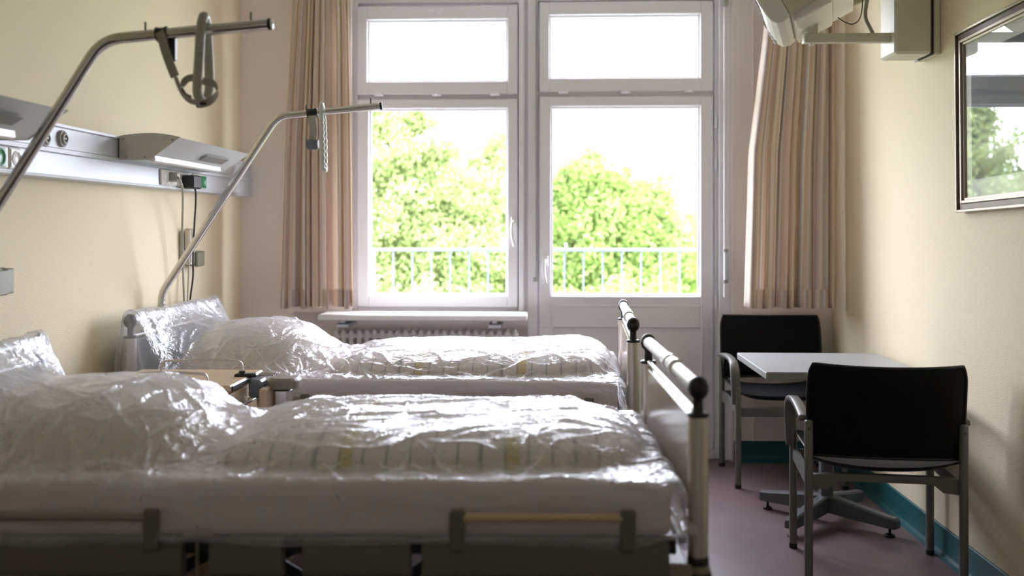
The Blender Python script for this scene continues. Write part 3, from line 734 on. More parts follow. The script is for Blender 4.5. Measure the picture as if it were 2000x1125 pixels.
# ------------------------------------------------------------ table
tb = empty('side_table', (1.288, 4.68, 0), label='square light grey laminate table on a star base against the right wall', cat='table')
def tr(x, y, z): return (x-1.288, y-4.68, z)
k = MB(); xa, xb, ya, yb = .937, 1.622, 4.335, 5.0
k.box(tr(xa, ya, .713), tr(xb, yb, .7435)); k.build('table_edge', 'laminate_edge', tb, bevel=.004)
MB().box(tr(xa+.003, ya+.003, .7437), tr(xb-.003, yb-.003, .7455)).build('tabletop', 'laminate_grey', tb)
k = MB(); k.box((-.028, -.028, .11), (.028, .028, .713), bev=.006); k.box((-.13, -.13, .700), (.13, .13, .713), bev=.003); k.build('column', 'table_metal', tb)
for i in range(4):
    a = PI/4 + i*PI/2 + R(2); M = Matrix.Rotation(a, 4, 'Z'); k = MB(); L_ = .345
    vs = []
    for (x, zb, zt) in ((.02, .052, .130), (.10, .047, .120), (.30, .040, .090), (.335, .040, .088), (L_, .044, .078)):
        w_ = .024 if x < .33 else (.022 if x < .34 else .016)
        for (y, z) in ((-w_, zb), (w_, zb), (w_, zt-.008), (w_-.006, zt), (-w_+.006, zt), (-w_, zt-.008)): vs.append(M @ Vector((x, y, z)))
    fs = [(j*6+q, j*6+(q+1) % 6, (j+1)*6+(q+1) % 6, (j+1)*6+q)[::-1] for j in range(4) for q in range(6)] + [tuple(range(6)), tuple(range(24, 30))[::-1]]
    k.add(vs, fs); f = k.build('foot', 'table_metal', tb)
    MB().lathe([(.022, 0), (.024, .004), (.016, .012), (.006, .016), (.006, .046), (0, .046)], M=M @ Matrix.Translation((.305, 0, 0)), n=20).build('glide', 'black_plastic', f)

# ------------------------------------------------------------ bedside cabinet
bc = empty('bedside_cabinet', (-1.36, 3.68, 0), label='beech-topped bedside cabinet with gallery rails between the two beds', cat='cabinet')
x0, x1, y0, y1, zt = -.245, .235, -.20, .195, .812
MB().box((x0, y0, zt-.022), (x1, y1, zt), bev=.004).build('top_board', 'beech_laminate', bc)
MB().box((x1, y0+.01, zt-.02), (x1+.006, y1-.01, zt-.002), bev=.002).build('edge_strip', 'black_plastic', bc)
MB().box((x0+.03, y0+.03, .12), (x1-.03, y1-.03, zt-.024), bev=.004).build('body', 'beech_laminate', bc)
for (z0_, z1_) in ((.60, .775), (.14, .58)):
    d = MB().box((x1-.029, y0+.035, z0_), (x1-.012, y1-.035, z1_), bev=.003).build('drawer_front', 'beech_laminate', bc)
    MB().tube(fillet([(x1-.012, -.06, z1_-.05), (x1+.015, -.06, z1_-.05), (x1+.015, .06, z1_-.05), (x1-.012, .06, z1_-.05)], .01), .004, 8).build('handle', 'steel_satin', d)
def gal(y, a, b, dz=0): 
    return MB().tube(fillet([(a, y, zt-.001), (a+.004, y, zt+.036+dz), ((a+b)/2, y, zt+.043+dz), (b-.004, y, zt+.036+dz), (b, y, zt-.001)], .022, 7), .0048, 10).build('gallery_rail', 'steel_satin', bc)
gal(y1-.03, -.158, .165); gal(y0+.035, -.175, .142)
k = MB(); k.box((x1+.008, -.02, zt-.075), (x1+.058, .065, zt-.008), bev=.008); k.build('hinge_block', 'grey_blue_plastic', bc)
k = MB(); k.box((x1-.055, .01, zt-.002), (x1+.03, .05, zt+.010), bev=.004); k.tube([(x1-.03, .03, zt+.004), (x1-.03, .03, zt+.02)], .012, 12); k.build('slide_clamp', 'black_plastic', bc)
for dy in (.075, .10): MB().tube([(x1-.03, dy, zt-.004), (x1+.075, dy+.01, zt-.004)], .004, 8).build('slide_rod', 'steel', bc)
# lozenge shaped pull at the right
k = MB(); pl = []
for i in range(20):
    a = 2*PI*i/20; pl.append((x1+.125+.062*math.copysign(abs(math.cos(a))**.7, math.cos(a)), .055+.058*math.copysign(abs(math.sin(a))**.7, math.sin(a))))
vs = [(a, b, z + .010*((a-x1-.125)/.06)*0) for z in (zt-.045, zt-.016) for a, b in pl] + [((a-x1-.125)*.8+x1+.125, (b-.055)*.8+.055, zt-.006) for a, b in pl]
k.add(vs, [tuple(range(20))[::-1], tuple(range(40, 60))] + [(q*20+i, q*20+(i+1) % 20, (q+1)*20+(i+1) % 20, (q+1)*20+i) for q in (0, 1) for i in range(20)])
k.build('tray_pull', 'bed_grey_light', bc, bevel=.002)
k = MB(); k.box((x1+.09, .02, .18), (x1+.15, .09, zt-.046), bev=.01); k.build('tray_column', 'steel_satin', bc)
MB().box((x1+.060, -.06, zt-.20), (x1+.088, .11, zt-.035), bev=.003).build('folded_tray', 'beech_laminate', bc)
k = MB(); k.box((x0+.04, y0+.05, .085), (x1+.14, y1-.05, .115), bev=.01); k.build('plinth', 'bed_grey_light', bc)
for (a, b) in ((x0+.06, y0+.06), (x0+.06, y1-.06), (x1+.08, y0+.06), (x1+.08, y1-.06)):
    MB().tube([(a, b-.012, .04), (a, b+.012, .04)], .04, 18).tube([(a, b, .06), (a, b, .10)], .008, 8).build('caster', 'black_rubber', bc)

# ------------------------------------------------------------ television on its wall arm
mt = empty('television_mount', (XR, 4.33, 2.1), label='cream box and square swing arm high on the right wall', cat='bracket')
def mr(p): return (p[0]-XR, p[1]-4.33, p[2]-2.1)
Yn = 4.26; xa = P(1748, 60, Yn).x; zb = P(1760, 105, Yn).z
MB().box(mr((xa, Yn, zb)), mr((XR-.035, Yn+.19, 2.62)), bev=.010).build('box', 'mount_white', mt)
MB().box(mr((XR-.034, Yn-.002, zb-.004)), mr((XR-.0, Yn+.20, 2.63)), bev=.006).build('wall_plate', 'mount_white', mt)
MB().box(mr((XR-.0355, Yn-.004, zb-.005)), mr((XR-.0325, Yn+.202, 2.632))).build('gasket', 'black_plastic', mt)
Ya = 4.33; xe = P(1572, 75, Ya).x; z1, z0 = P(1650, 66, Ya).z, P(1650, 84, Ya).z
k = MB(); k.box(mr((xe, Ya-.02, z0)), mr((xa+.005, Ya+.02, z1)), bev=.003); k.box(mr((xe+.010, Ya-.019, z1-.001)), mr((xe+.052, Ya+.019, z1+.09)), bev=.003)
k.build('arm', 'mount_white', mt)
MB().box(mr((xe-.008, Ya-.021, z0-.001)), mr((xe, Ya+.021, z1+.001)), bev=.002).build('end_plug', 'alu_white', mt)
MB().lathe([(.0, -.012), (.009, -.010), (.010, 0), (.010, .004)], axis_o=mr((xe+.028, Ya, z0)), n=14).build('bolt', 'alu_white', mt)

# television: local x = screen normal (front), y = width, z = up, origin at the front lower edge's middle
pn_, pf = P(1529, 38, 4.03), P(1541, 84, 4.58)
mid = (pn_+pf)/2; wdir = (pf-pn_); wdir.z = 0; Wd = wdir.length; wdir.normalize()
fr = Vector((-wdir.y, wdir.x, 0))     # horizontal front direction (towards -x)
tv = empty('television', mid, label='grey-white television hanging from the swing arm, cut by the top of the photo', cat='television')
tilt = R(27)
xax = (fr*math.cos(tilt) - Vector((0, 0, 1))*math.sin(tilt)).normalized(); zax = (fr*math.sin(tilt) + Vector((0, 0, 1))*math.cos(tilt)).normalized()
yax = zax.cross(xax)
tv.rotation_euler = Matrix((xax, yax, zax)).transposed().to_euler()
hw = Wd/2; H_ = .44
k = MB()                                 # front bezel with a rounded chin
pl = [(-.03, -.004), (0, -.012), (.028, -.004), (.045, .02), (.052, .055), (.055, .10), (.055, H_-.03), (.045, H_), (-.03, H_)]
vs = [(a, y, b) for y in (-hw, hw) for a, b in pl]; n = len(pl)
k.add(vs, [tuple(range(n)), tuple(range(n, 2*n))[::-1]] + [(i, n+i, n+(i+1) % n, (i+1) % n) for i in range(n)])
k.build('bezel', 'tv_white', tv, bevel=.008)
MB().box((.0551, -hw+.05, .10), (.058, hw-.05, H_-.05), bev=.001).build('screen', 'tv_screen', tv)
k = MB()
for i, (z, w_) in enumerate(((.030, .05), (.052, .05), (.074, .05))): k.box((.046, -hw+.02 + i*0, z-.007), (.0575, -hw+.02+w_, z+.007), bev=.002)
k.build('button', 'alu_rail', tv)
k = MB()                                 # rear housing: tapered
def fr_(x, w_, zb_, zt_): return [(x, -w_, zb_), (x, w_, zb_), (x, w_, zt_), (x, -w_, zt_)]
vs = fr_(-.03, hw-.006, .004, H_-.01) + fr_(-.20, hw-.015, .010, H_-.03) + fr_(-.23, hw-.05, .05, H_-.06) + fr_(-.40, hw-.13, .10, H_-.16)
fs = [(0,3,2,1), (12,13,14,15)] + [(q*4+i, q*4+(i+1) % 4, (q+1)*4+(i+1) % 4, (q+1)*4+i) for q in range(3) for i in range(4)]
k.add(vs, fs); k.build('rear_housing', 'tv_beige', tv, bevel=.006)
k = MB(); k.box((-.20, -hw+.03, -.028), (-.035, hw-.03, .012), bev=.006); k.box((-.30, -hw+.06, -.02), (-.20, hw-.06, .055), bev=.004); k.build('base_shell', 'tv_white', tv)
k = MB()
for i in range(9): k.box((-.165, -hw+.028-.0012, -.012+.0), (-.165, -hw+.028, 0)) if False else k.box((-.188+i*.0125, -hw+.0285, -.014), (-.180+i*.0125, -hw+.0305, .004))
k.build('vent', 'dark_slot', tv)
for q in (-hw+.08, hw-.11): MB().box((-.38, q, -.012), (-.21, q+.03, .04), bev=.003).build('carry_bar', 'tv_beige', tv)
def pcord(name, label, pts, r, m_, cat='cable'):
    pw = [P(*p) for p in pts]; o = MB().tube([p for p in catmull(pw, 8)], r, 8).build(name, m_); return tag(o, label, cat)
pcord('signal_cable', 'thin black cable looping below the television to the wall box', [(1636, 34, 4.3), (1650, 43, 4.3), (1665, 47, 4.3), (1678, 38, 4.3), (1684, 15, 4.3), (1686, -30, 4.32), (1700, -55, 4.35), (1752, -70, 4.34)], .0022, 'cable_black')
pcord('cable_hose', 'thick grey cable sleeve curving onto the swing arm', [(1706, 68, 4.33), (1698, 52, 4.33), (1691, 36, 4.33), (1691, 16, 4.33), (1698, -10, 4.33), (1720, -40, 4.33), (1752, -60, 4.33)], .0085, 'cable_grey')

# ------------------------------------------------------------ framed picture on the right wall (hangs slightly crooked)
Yp = YX(1868, XR-.03); pc = empty('framed_picture', (XR, Yp-.45, 1.44), label='glazed picture in a bronze and silver frame on the right wall', cat='picture')
Wp, Hp, fw = .90, .715, .058; tl = .022
pc.rotation_euler = (-tl, 0, 0)
def frame_part(lo, hi, d0, d1, name, m_):
    """ring between insets lo..hi from the outer edge, from depth d0 to d1 off the wall (towards -x)"""
    k = MB(); y0_, y1_, z0_, z1_ = -Wp/2, Wp/2, 0, Hp
    for (a, b) in (((y0_+lo, z0_+lo), (y0_+hi, z1_-lo)), ((y1_-hi, z0_+lo), (y1_-lo, z1_-lo)), ((y0_+hi, z0_+lo), (y1_-hi, z0_+hi)), ((y0_+hi, z1_-hi), (y1_-hi, z1_-lo))):
        k.box((-d1, a[0], a[1]), (-d0, b[0], b[1]))
    return k.build(name, m_, pc, bevel=.002)
frame_part(0, .010, .004, .034, 'outer_moulding', 'frame_silver'); frame_part(.010, .034, .004, .024, 'frame', 'frame_bronze')
frame_part(.034, .046, .004, .030, 'inner_moulding', 'frame_silver'); frame_part(.046, .056, .004, .022, 'slip', 'frame_silver')
MB().box((-.012, -Wp/2+.05, .05), (-.008, Wp/2-.05, Hp-.05)).build('mat_board', 'mat_board', pc)
MB().box((-.0135, -Wp/2+.11, .125), (-.0122, Wp/2-.11, Hp-.11)).build('print', 'print_art', pc)
MB().add([(-.017, -Wp/2+.05, .05), (-.017, Wp/2-.05, .05), (-.017, Wp/2-.05, Hp-.05), (-.017, -Wp/2+.05, Hp-.05)], [(0, 1, 2, 3)]).build('glass', 'picture_glass', pc)
# ------------------------------------------------------------ hospital bed; local x: head -> foot, y: 0 near side -> W far side
BL, BW = 2.06, .935
def tube_post(parent, x, y):
    p = MB().tube([(x, y, .575), (x, y, .918)], .0245, 24).build('post', 'alu_satin', parent)
    MB().lathe([(.026, .915), (.0275, .917), (.0275, .922), (.024, .925), (.0, .925)], axis_o=(x, y, 0)).build('post_cap', 'black_plastic', p)
    MB().lathe([(.0255, .556), (.0265, .56), (.0265, .575), (.0255, .578)], axis_o=(x, y, 0)).build('black_ring', 'black_plastic', p)
    MB().lathe([(.029, .538), (.031, .541), (.028, .556), (.0245, .558)], axis_o=(x, y, 0)).build('collar', 'bed_grey_light', p)
    MB().lathe([(.034, .36), (.043, .39), (.045, .43), (.040, .49), (.032, .540), (.0, .541)], axis_o=(x, y, 0)).build('bumper', 'black_rubber', p)
def end_frame(t, x, name_panel, m_panel, zlow):
    for y in (0, BW): tube_post(t, x, y)
    for y in (0, BW):
        k = MB(); k.lathe([(.016, .924), (.0135, .93), (.0125, .955), (.017, .966)], axis_o=(x, y, 0), n=18)
        k.lathe([(0, .956), (.012, .959), (.021, .967), (.026, .981), (.026, .990), (.021, 1.004), (.012, 1.012), (0, 1.015)], axis_o=(x, y - .004 if y == 0 else y + .004, 0), n=20)
        k.build('grip_ball', 'black_plastic', t)
    h = MB().tube([(x, .014, .986), (x, BW-.014, .986)], .0195, 20).build('push_handle', 'alu_white', t)
    MB().lathe([(.0205, -.085), (.0245, -.083), (.0245, -.03), (.0225, -.028), (.0225, .028), (.0245, .03), (.0245, .083), (.0205, .085)], M=Matrix.Translation((x, BW*.42, .986)) @ Matrix.Rotation(PI/2, 4, 'X'), n=22).build('sleeve', 'clear_sleeve', h)
    MB().tube([(x, .02, .921), (x, BW-.02, .921)], .0075, 12).build('crossbar', 'alu_white', t)
    k = MB(); k.box((x-.010, .03, zlow), (x+.010, BW-.03, .905), bev=.004); k.build(name_panel, m_panel, t)
def make_bed(label):
    t = empty('hospital_bed', label=label, cat='bed', group=None)
    end_frame(t, BL, 'footboard', 'panel_laminate', .66)
    end_frame(t, 0, 'headboard', 'grey_blue_plastic', .55)
    # low handle bar at the foot
    MB().tube([(BL-.030, .05, .600), (BL-.030, BW-.05, .600)], .0125, 14).build('foot_bar', 'alu_white', t)
    # side rails: bar on two brackets
    for (a, b) in ((.12, .745), (1.478, 1.885)):
        for y in (-.045, BW+.045):
            s = 1 if y > 0 else -1
            k = MB().tube([(a, y, .681), (b, y, .681)], .0105, 14); bar = k.build('side_bar', 'wood_rail' if a > 1 else 'bed_grey_light', t)
            for x in (a, b):
                k = MB(); k.box((x-.019, y-.012, .60), (x+.019, y+.010, .701), bev=.006); k.build('bar_bracket', 'bed_grey', bar)
    for s, y in ((-1, -.028), (1, BW+.028)):
        for (a, b) in ((.06, .815), (.880, 1.056), (1.105, 1.365), (1.392, 1.985)):
            pl = [(y-s*.030, .622), (y+s*.004, .620), (y+s*.014, .606), (y+s*.016, .58), (y+s*.016, .545), (y+s*.010, .534), (y-s*.030, .530)]
            k = MB(); n = len(pl); vs = [(x, p, q) for x in (a, b) for p, q in pl]
            fs = [tuple(range(n)), tuple(range(n, 2*n))[::-1]] + [(i, n+i, n+(i+1) % n, (i+1) % n) for i in range(n)]
            if s > 0: fs = [f[::-1] for f in fs]
            k.add(vs, fs); k.build('side_panel', 'bed_grey', t, bevel=.004)
        k = MB(); k.box((.846, y-.006, .50), (.852, y+.006, .655), bev=.002); k.box((.815, y-.016, .622), (.885, y+.012, .650), bev=.008); k.box((.80, y-.008, .526), (.90, y+.008, .534), bev=.002)
        k.build('latch_post', 'bed_grey_light', t)
        k = MB(); k.box((.08, y-.012 if s < 0 else y-.01, .475), (1.98, y+.01 if s < 0 else y+.012, .522), bev=.003); k.build('chassis_rail', 'bed_pinkish', t)
        k = MB(); k.box((1.985, y-.01, .535), (BL-.02, y+.012, .565), bev=.003); k.box((2.005, y-.008, .42), (2.022, y+.008, .56), bev=.002)
        k.build('corner_bracket', 'bed_grey_light', t)
    k = MB()
    for y in (.03, BW-.03): k.box((.06, y-.02, .575), (2.01, y+.02, .612), bev=.004)
    for i in range(10): k.box((.12+i*.2, .03, .585), (.17+i*.2, BW-.03, .612), bev=.003)
    k.build('base_frame', 'bed_dark', t)
    # scissor lift, lower frame, wheels
    for y in (.12, BW-.12):
        for (q0, q1) in ((.35, 1.05), (1.05, .35), (1.15, 1.75)): MB().tube([(q0, y, .16), (q1, y, .56)], .02, 10).build('lift_arm', 'bed_dark', t)
    k = MB()
    for y in (.10, BW-.10): k.box((.10, y-.025, .13), (1.96, y+.025, .18), bev=.006)
    for x in (.14, 1.92): k.box((x-.03, .05, .13), (x+.03, BW-.05, .18), bev=.006)
    k.build('lower_frame', 'bed_grey_light', t)
    for x in (.14, 1.92):
        for y in (.08, BW-.08):
            k = MB(); k.tube([(x, y-.016, .065), (x, y+.016, .065)], .065, 22); k.box((x-.02, y-.028, .06), (x+.02, y+.028, .135), bev=.01); k.build('caster', 'black_rubber', t)
    k = MB()
    for x in (0, BL):
        for y in (0, BW): k.box((x-.02 if x else x-.0, y-.014, .40), (x+.02 if not x else x, y+.014, .46))
        k.box((x-.03, .04, .41), (x+.03, BW-.04, .45), bev=.004)
    for y in (.10, BW-.1): k.box((0, y-.02, .41), (BL, y+.02, .45), bev=.004)
    k.build('cross_frame', 'bed_dark', t)
    return t
a1, a2 = math.atan2(.0288, .9996), -math.atan2(.0328, .9995)
bed1 = make_bed('nearest hospital bed, wrapped in clear plastic in the foreground')
bed1.location = (-1.697, 2.375, 0); bed1.rotation_euler.z = a1
bed2 = copy_tree(bed1); bed2.location = (-1.724, 4.043, 0); bed2.rotation_euler.z = a2
bed2['label'] = 'hospital bed by the window, behind the bedside cabinet'

def smooth(x, a, b): 
    t = np.clip((x-a)/(b-a), 0, 1); return t*t*(3-2*t)
def noise2(x, y, seed, sc, oct=3):
    r = np.random.default_rng(seed); out = 0; amp = 1
    for o in range(oct):
        for _ in range(4):
            th = r.uniform(0, 2*PI); k = sc*(2**o)*r.uniform(.7, 1.3); out = out + amp*np.sin(k*(x*math.cos(th)+y*math.sin(th)) + r.uniform(0, 2*PI))
        amp *= .5
    return out/6
MT, MX0, MX1, MY0, MY1, MZ0 = .752, .05, 2.0, .012, BW-.012, .617
def hump(x, y, cx, cy, ax, ay, h, p=2.6):
    d = (np.abs((x-cx)/ax)**p + np.abs((y-cy)/ay)**p)
    return h*np.clip(1-d, 0, 1)**.55
def tops(x, y, cfg):
    """(duvet height, pillow height) above the mattress"""
    d = cfg['duvet']; D = hump(x, y, d[0], d[1], d[2], d[3], d[4], 5.0)
    D = D*(1 + .14*noise2(x, y, cfg['seed'], 4.5)) 
    D = D + (D > .02)*cfg.get('footlift', 0)*smooth(x, 1.6, 1.9)
    p = cfg['pillow']; Q = hump(x, y, p[0], p[1], p[2], p[3], p[4], p[5])
    return D, Q
def bedding(bed, cfg, words):
    rz = bed.rotation_euler.z; loc = tuple(bed.location)
    # mattress
    k = MB(); nx, ny = 60, 26
    def mtop(u, v):
        x = MX0 + (MX1-MX0)*u; y = MY0 + (MY1-MY0)*v; e = min(u*(MX1-MX0), (1-u)*(MX1-MX0), v*(MY1-MY0), (1-v)*(MY1-MY0)); r = .03
        z = MT - (r - math.sqrt(max(0, r*r-(r-min(e, r))**2)))*.9
        return (x, y, z)
    o = MB().box((MX0, MY0, MZ0), (MX1, MY1, MT-.001)).build('mattress', 'mattress_sheet', loc=loc, rz=rz, bevel=.022)
    o.modifiers['b'].segments = 5
    for f in o.data.polygons: f.use_smooth = True
    tag(o, 'thick mattress in a pale sheet lying on the ' + words, 'mattress')
    for kind, idx in (('duvet', 0), ('pillow', 1)):
        c = cfg[kind]; X0, X1 = max(c[0]-c[2]*1.0, MX0), min(c[0]+c[2]*1.0, MX1); Y0, Y1 = c[1]-c[3], c[1]+c[3]
        nu, nv = (110, 50) if idx == 0 else (60, 50)
        A_, B_ = np.meshgrid(np.sin(np.linspace(-PI/2, PI/2, nu)), np.sin(np.linspace(-PI/2, PI/2, nv)), indexing='ij'); pw = 5.0 if idx == 0 else c[5]
        sc_ = np.maximum(np.abs(A_), np.abs(B_))/(np.maximum((np.abs(A_)**pw+np.abs(B_)**pw)**(1/pw), 1e-9))*.9995
        U, V = np.clip(c[0]+c[2]*A_*sc_, MX0+.002, MX1-.002), c[1]+c[3]*B_*sc_
        Zt = tops(U, V, cfg)[idx]
        Zb = np.zeros_like(Zt) + MT + .001
        if idx == 1: Zb = Zb - .0005
        top = np.stack([U, V, MT + np.maximum(Zt*(.93 if idx == 0 else .955), .002)], -1).reshape(-1, 3); bot = np.stack([U, V, Zb], -1).reshape(-1, 3)
        N = nu*nv; fs = []
        for i in range(nu-1):
            for j in range(nv-1):
                a = i*nv+j; fs.append((a, a+nv, a+nv+1, a+1)); fs.append((N+a, N+a+1, N+a+nv+1, N+a+nv))
        for i in range(nu-1):
            fs.append((i*nv, N+i*nv, N+(i+1)*nv, (i+1)*nv)); a = i*nv+nv-1; fs.append((a, a+nv, N+a+nv, N+a))
        for j in range(nv-1):
            fs.append((j, j+1, N+j+1, N+j)); a = (nu-1)*nv+j; fs.append((a, N+a, N+a+1, a+1))
        k = MB(); k.add(np.concatenate([top, bot]), fs, True)
        o = k.build(kind, 'duvet_plaid' if idx == 0 else 'pillow_cotton', loc=loc, rz=rz)
        tag(o, ('folded plaid duvet under plastic on the ' if idx == 0 else 'plump pale pillow under plastic at the head of the ') + words, kind)

def film_sheet(bed, cfg, words, nx=200, ny=124, steps=24, seed=3):
    """drape of the polythene: a small position-based cloth relaxation over the bedding"""
    rng = np.random.default_rng(seed)
    x0, x1 = -.05, MX1+.012
    side = .50; dw = BW+.02
    xs = np.linspace(0, 1, nx)
    Ltop = x1-x0; foot = .20; headhang = .30
    tot = headhang + Ltop + foot
    s = xs*tot
    vs_ = np.linspace(0, 1, ny)*(side*2+dw)
    Sx, Sy = np.meshgrid(s, vs_, indexing='ij')
    Xr = np.clip(x0 + (Sx-headhang), x0, x1); Yr = np.clip(Sy-side-.01, -.01, dw-.01)
    hb = 1.0
    def Hf(x, y):
        D, Q = tops(x, y, cfg); h = MT + np.maximum(D, Q)
        inside = (x > MX0-.01) & (x < MX1+.012) & (y > -.004) & (y < BW+.004)
        h = np.where(inside, h, 0)
        # headboard bar, posts
        hh = hb + .018
        h = np.where((np.abs(x) < .032) & (y > -.036) & (y < BW+.036), hh, h)
        return h
    # smoothed envelope as the start height
    gx = np.linspace(x0, x1, 140); gy = np.linspace(-.01, dw-.01, 60); GX, GY = np.meshgrid(gx, gy, indexing='ij'); E = np.maximum(Hf(GX, GY), MT); H0 = E.copy()
    for _ in range(cfg.get('bridge', 900)):
        E2 = E.copy(); E2[1:-1] = (E[:-2]+E[2:]+2*E[1:-1])/4; E2[:, 1:-1] = (E2[:, :-2]+E2[:, 2:]+2*E2[:, 1:-1])/4; E = np.maximum(E2, H0); E[:, 0] = .6*E[:, 0]+.4*H0[:, 0]; E[:, -1] = .6*E[:, -1]+.4*H0[:, -1]
    fi = np.clip((Xr-x0)/(x1-x0)*139, 0, 138.999); fj = np.clip((Yr+.01)/dw*59, 0, 58.999); i0 = fi.astype(int); j0 = fj.astype(int); a = fi-i0; b = fj-j0
    Z = (E[i0, j0]*(1-a)*(1-b)+E[i0+1, j0]*a*(1-b)+E[i0, j0+1]*(1-a)*b+E[i0+1, j0+1]*a*b) + .02
    Z = Z - np.maximum(0, side-Sy) - np.maximum(0, Sy-side-dw) - np.maximum(0, headhang-Sx) - np.maximum(0, Sx-headhang-Ltop)
    offy = -.02*(Sy < side) + .02*(Sy > side+dw)
    offx = -.02*(Sx < headhang) + .02*(Sx > headhang+Ltop)
    Pn = np.stack([Xr+offx, Yr+offy, Z], -1)
    # creases: finite ridges in a few directions, kept in the cloth's own rest lengths
    cr = np.zeros_like(Sx); r3 = np.random.default_rng(seed+40)
    wx = noise2(Sx, Sy, seed+21, 3.0)*.10; wy = noise2(Sx, Sy, seed+22, 3.0)*.10
    for (wl, amp, cnt) in ((.34, .012, 5), (.17, .006, 5)):
        for q in range(cnt):
            th = r3.uniform(-1.25, 1.25) if q % 3 else r3.uniform(0, PI); t = ((Sx+wx)*math.cos(th) + (Sy+wy)*math.sin(th))/wl + r3.uniform(0, 1) + .25*noise2(Sx, Sy, int(r3.integers(1e6)), 4.5, 2)
            rid = (1-np.abs(2*(t-np.floor(t))-1))**3.2
            mask = np.clip(noise2(Sx, Sy, int(r3.integers(1e6)), 6.5 if wl > .1 else 10, 2)*5 - .2, 0, 1)
            cr += amp*rid*mask
    topm = smooth(Sy, side-.10, side+.10)*smooth(side*2+dw-Sy, side-.10, side+.10)
    Ncr = np.zeros_like(Pn)
    gxx = np.gradient(Pn, axis=0); gyy = np.gradient(Pn, axis=1); nn_ = np.cross(gxx, gyy); nn_ /= (np.linalg.norm(nn_, axis=-1, keepdims=True)+1e-9)
    for _ in range(4): nn_[1:-1, 1:-1] = (nn_[:-2, 1:-1]+nn_[2:, 1:-1]+nn_[1:-1, :-2]+nn_[1:-1, 2:])/4
    Pn += nn_*(cr*(.35+.65*topm)*cfg.get('crumple', 1.0))[..., None]
    Pn += rng.normal(0, .0006, Pn.shape)
    dx = tot/(nx-1); dy = (side*2+dw)/(ny-1)
    Rx = np.zeros((nx, ny)); Ry = np.zeros((nx, ny)); Rx[:-1] = np.linalg.norm(Pn[1:]-Pn[:-1], axis=-1); Rx[-1] = Rx[-2]; Ry[:, :-1] = np.linalg.norm(Pn[:, 1:]-Pn[:, :-1], axis=-1); Ry[:, -1] = Ry[:, -2]
    R2x = np.zeros((nx, ny)); R2y = np.zeros((nx, ny)); R2x[:-2] = np.linalg.norm(Pn[2:]-Pn[:-2], axis=-1); R2y[:, :-2] = np.linalg.norm(Pn[:, 2:]-Pn[:, :-2], axis=-1)
    D1 = np.linalg.norm(Pn[1:, 1:]-Pn[:-1, :-1], axis=-1); D2 = np.linalg.norm(Pn[1:, :-1]-Pn[:-1, 1:], axis=-1)
    # extra tension folds start from a few gathered spots
    V = np.zeros_like(Pn)
    # side hem line: the sheet is tucked in at the mattress underside for x > .34
    zt = MZ0 - .004
    Xw = x0 + (Sx - headhang)
    tuck = (Xw > .24)
    def tuckrow(sgn):      # arclength from the top edge down to the hem
        return
    jn = int(round((side - (MT - zt) - .03)/dy)); jf = ny-1-jn
    inn = int(round((headhang+Ltop + (MT-zt) + .03)/dx)); inn = min(inn, nx-1)
    pins = []
    I, J = np.meshgrid(np.arange(nx), np.arange(ny), indexing='ij')
    m1 = (J == jn) & tuck & (I <= inn); m2 = (J == jf) & tuck & (I <= inn); m3 = (I == inn) & (J >= jn) & (J <= jf)
    T = Pn.copy()
    T[..., 0] = np.clip(Xw, x0, x1+.004); T[m1, 1] = -.006 + .006*np.sin(Xw[m1]*23); T[m1, 2] = zt; T[m2, 1] = BW+.004; T[m2, 2] = zt
    T[m3, 0] = x1+.004; T[m3, 1] = np.clip(Yr[m3], 0, BW); T[m3, 2] = zt
    pin = m1 | m2 | m3
    T[m1, 2] += .008*np.sin(Xw[m1]*9+1); 
    lowj = jn*smooth(Xw, .02, .26); keep = (J >= lowj-.01) & (J <= ny-1-lowj+.01) & (I <= inn)
    def solve(Pn, axis, st, k, rest):
        for c in range(2 if st == 1 else 2):
            if axis == 0:
                A = slice(c*st, nx-st, 2*st); 
                idx = np.concatenate([np.arange(c*st+o, nx-st, 2*st) for o in range(st)]); idx.sort()
                p, q = Pn[idx], Pn[idx+st]; r = rest[idx]
            else:
                idx = np.concatenate([np.arange(c*st+o, ny-st, 2*st) for o in range(st)]); idx.sort()
                p, q = Pn[:, idx], Pn[:, idx+st]; r = rest[:, idx]
            d = q-p; L = np.sqrt((d*d).sum(-1))+1e-9; g = ((L-r)/L*.5*k)[..., None]*d
            if axis == 0: Pn[idx] += g; Pn[idx+st] -= g
            else: Pn[:, idx] += g; Pn[:, idx+st] -= g
    def shear(Pn, k):
        for (si, sj) in ((1, 1), (1, -1)):
            for c in range(2):
                p = Pn[c:nx-1:2, :-1] if sj == 1 else Pn[c:nx-1:2, 1:]; q = Pn[c+1:nx:2, 1:] if sj == 1 else Pn[c+1:nx:2, :-1]
                p = p[:q.shape[0]]; r = (D1 if sj == 1 else D2)[c:nx-1:2][:q.shape[0]]
                d = q-p; L = np.sqrt((d*d).sum(-1))+1e-9; g = ((L-r)/L*.5*k)[..., None]*d
                p += g; q -= g
    eps = .005
    def collide(Pn):
        x, y, z = Pn[..., 0], Pn[..., 1], Pn[..., 2]
        h = Hf(x, y); pen = h + eps - z
        # mattress / duvet block
        inb = (x > MX0-.01) & (x < MX1+.012) & (y > -.004) & (y < BW+.004) & (np.abs(x) > .032)
        dsy = np.minimum(y+.004, BW+.004-y); dsx = MX1+.012-x
        up = (pen > 0) & inb & ((pen < .035) | ((pen < dsy) & (pen < dsx)) | ((dsy > .05) & (dsx > .05)))
        so = (pen > 0) & inb & ~up & (z > MZ0-.02)
        Pn[..., 2] = np.where(up, h+eps, z)
        sy_ = so & (dsy <= dsx)
        Pn[..., 1] = np.where(sy_, np.where(y < BW/2, -.004, BW+.004), y)
        Pn[..., 0] = np.where(so & ~sy_, MX1+.012, x)
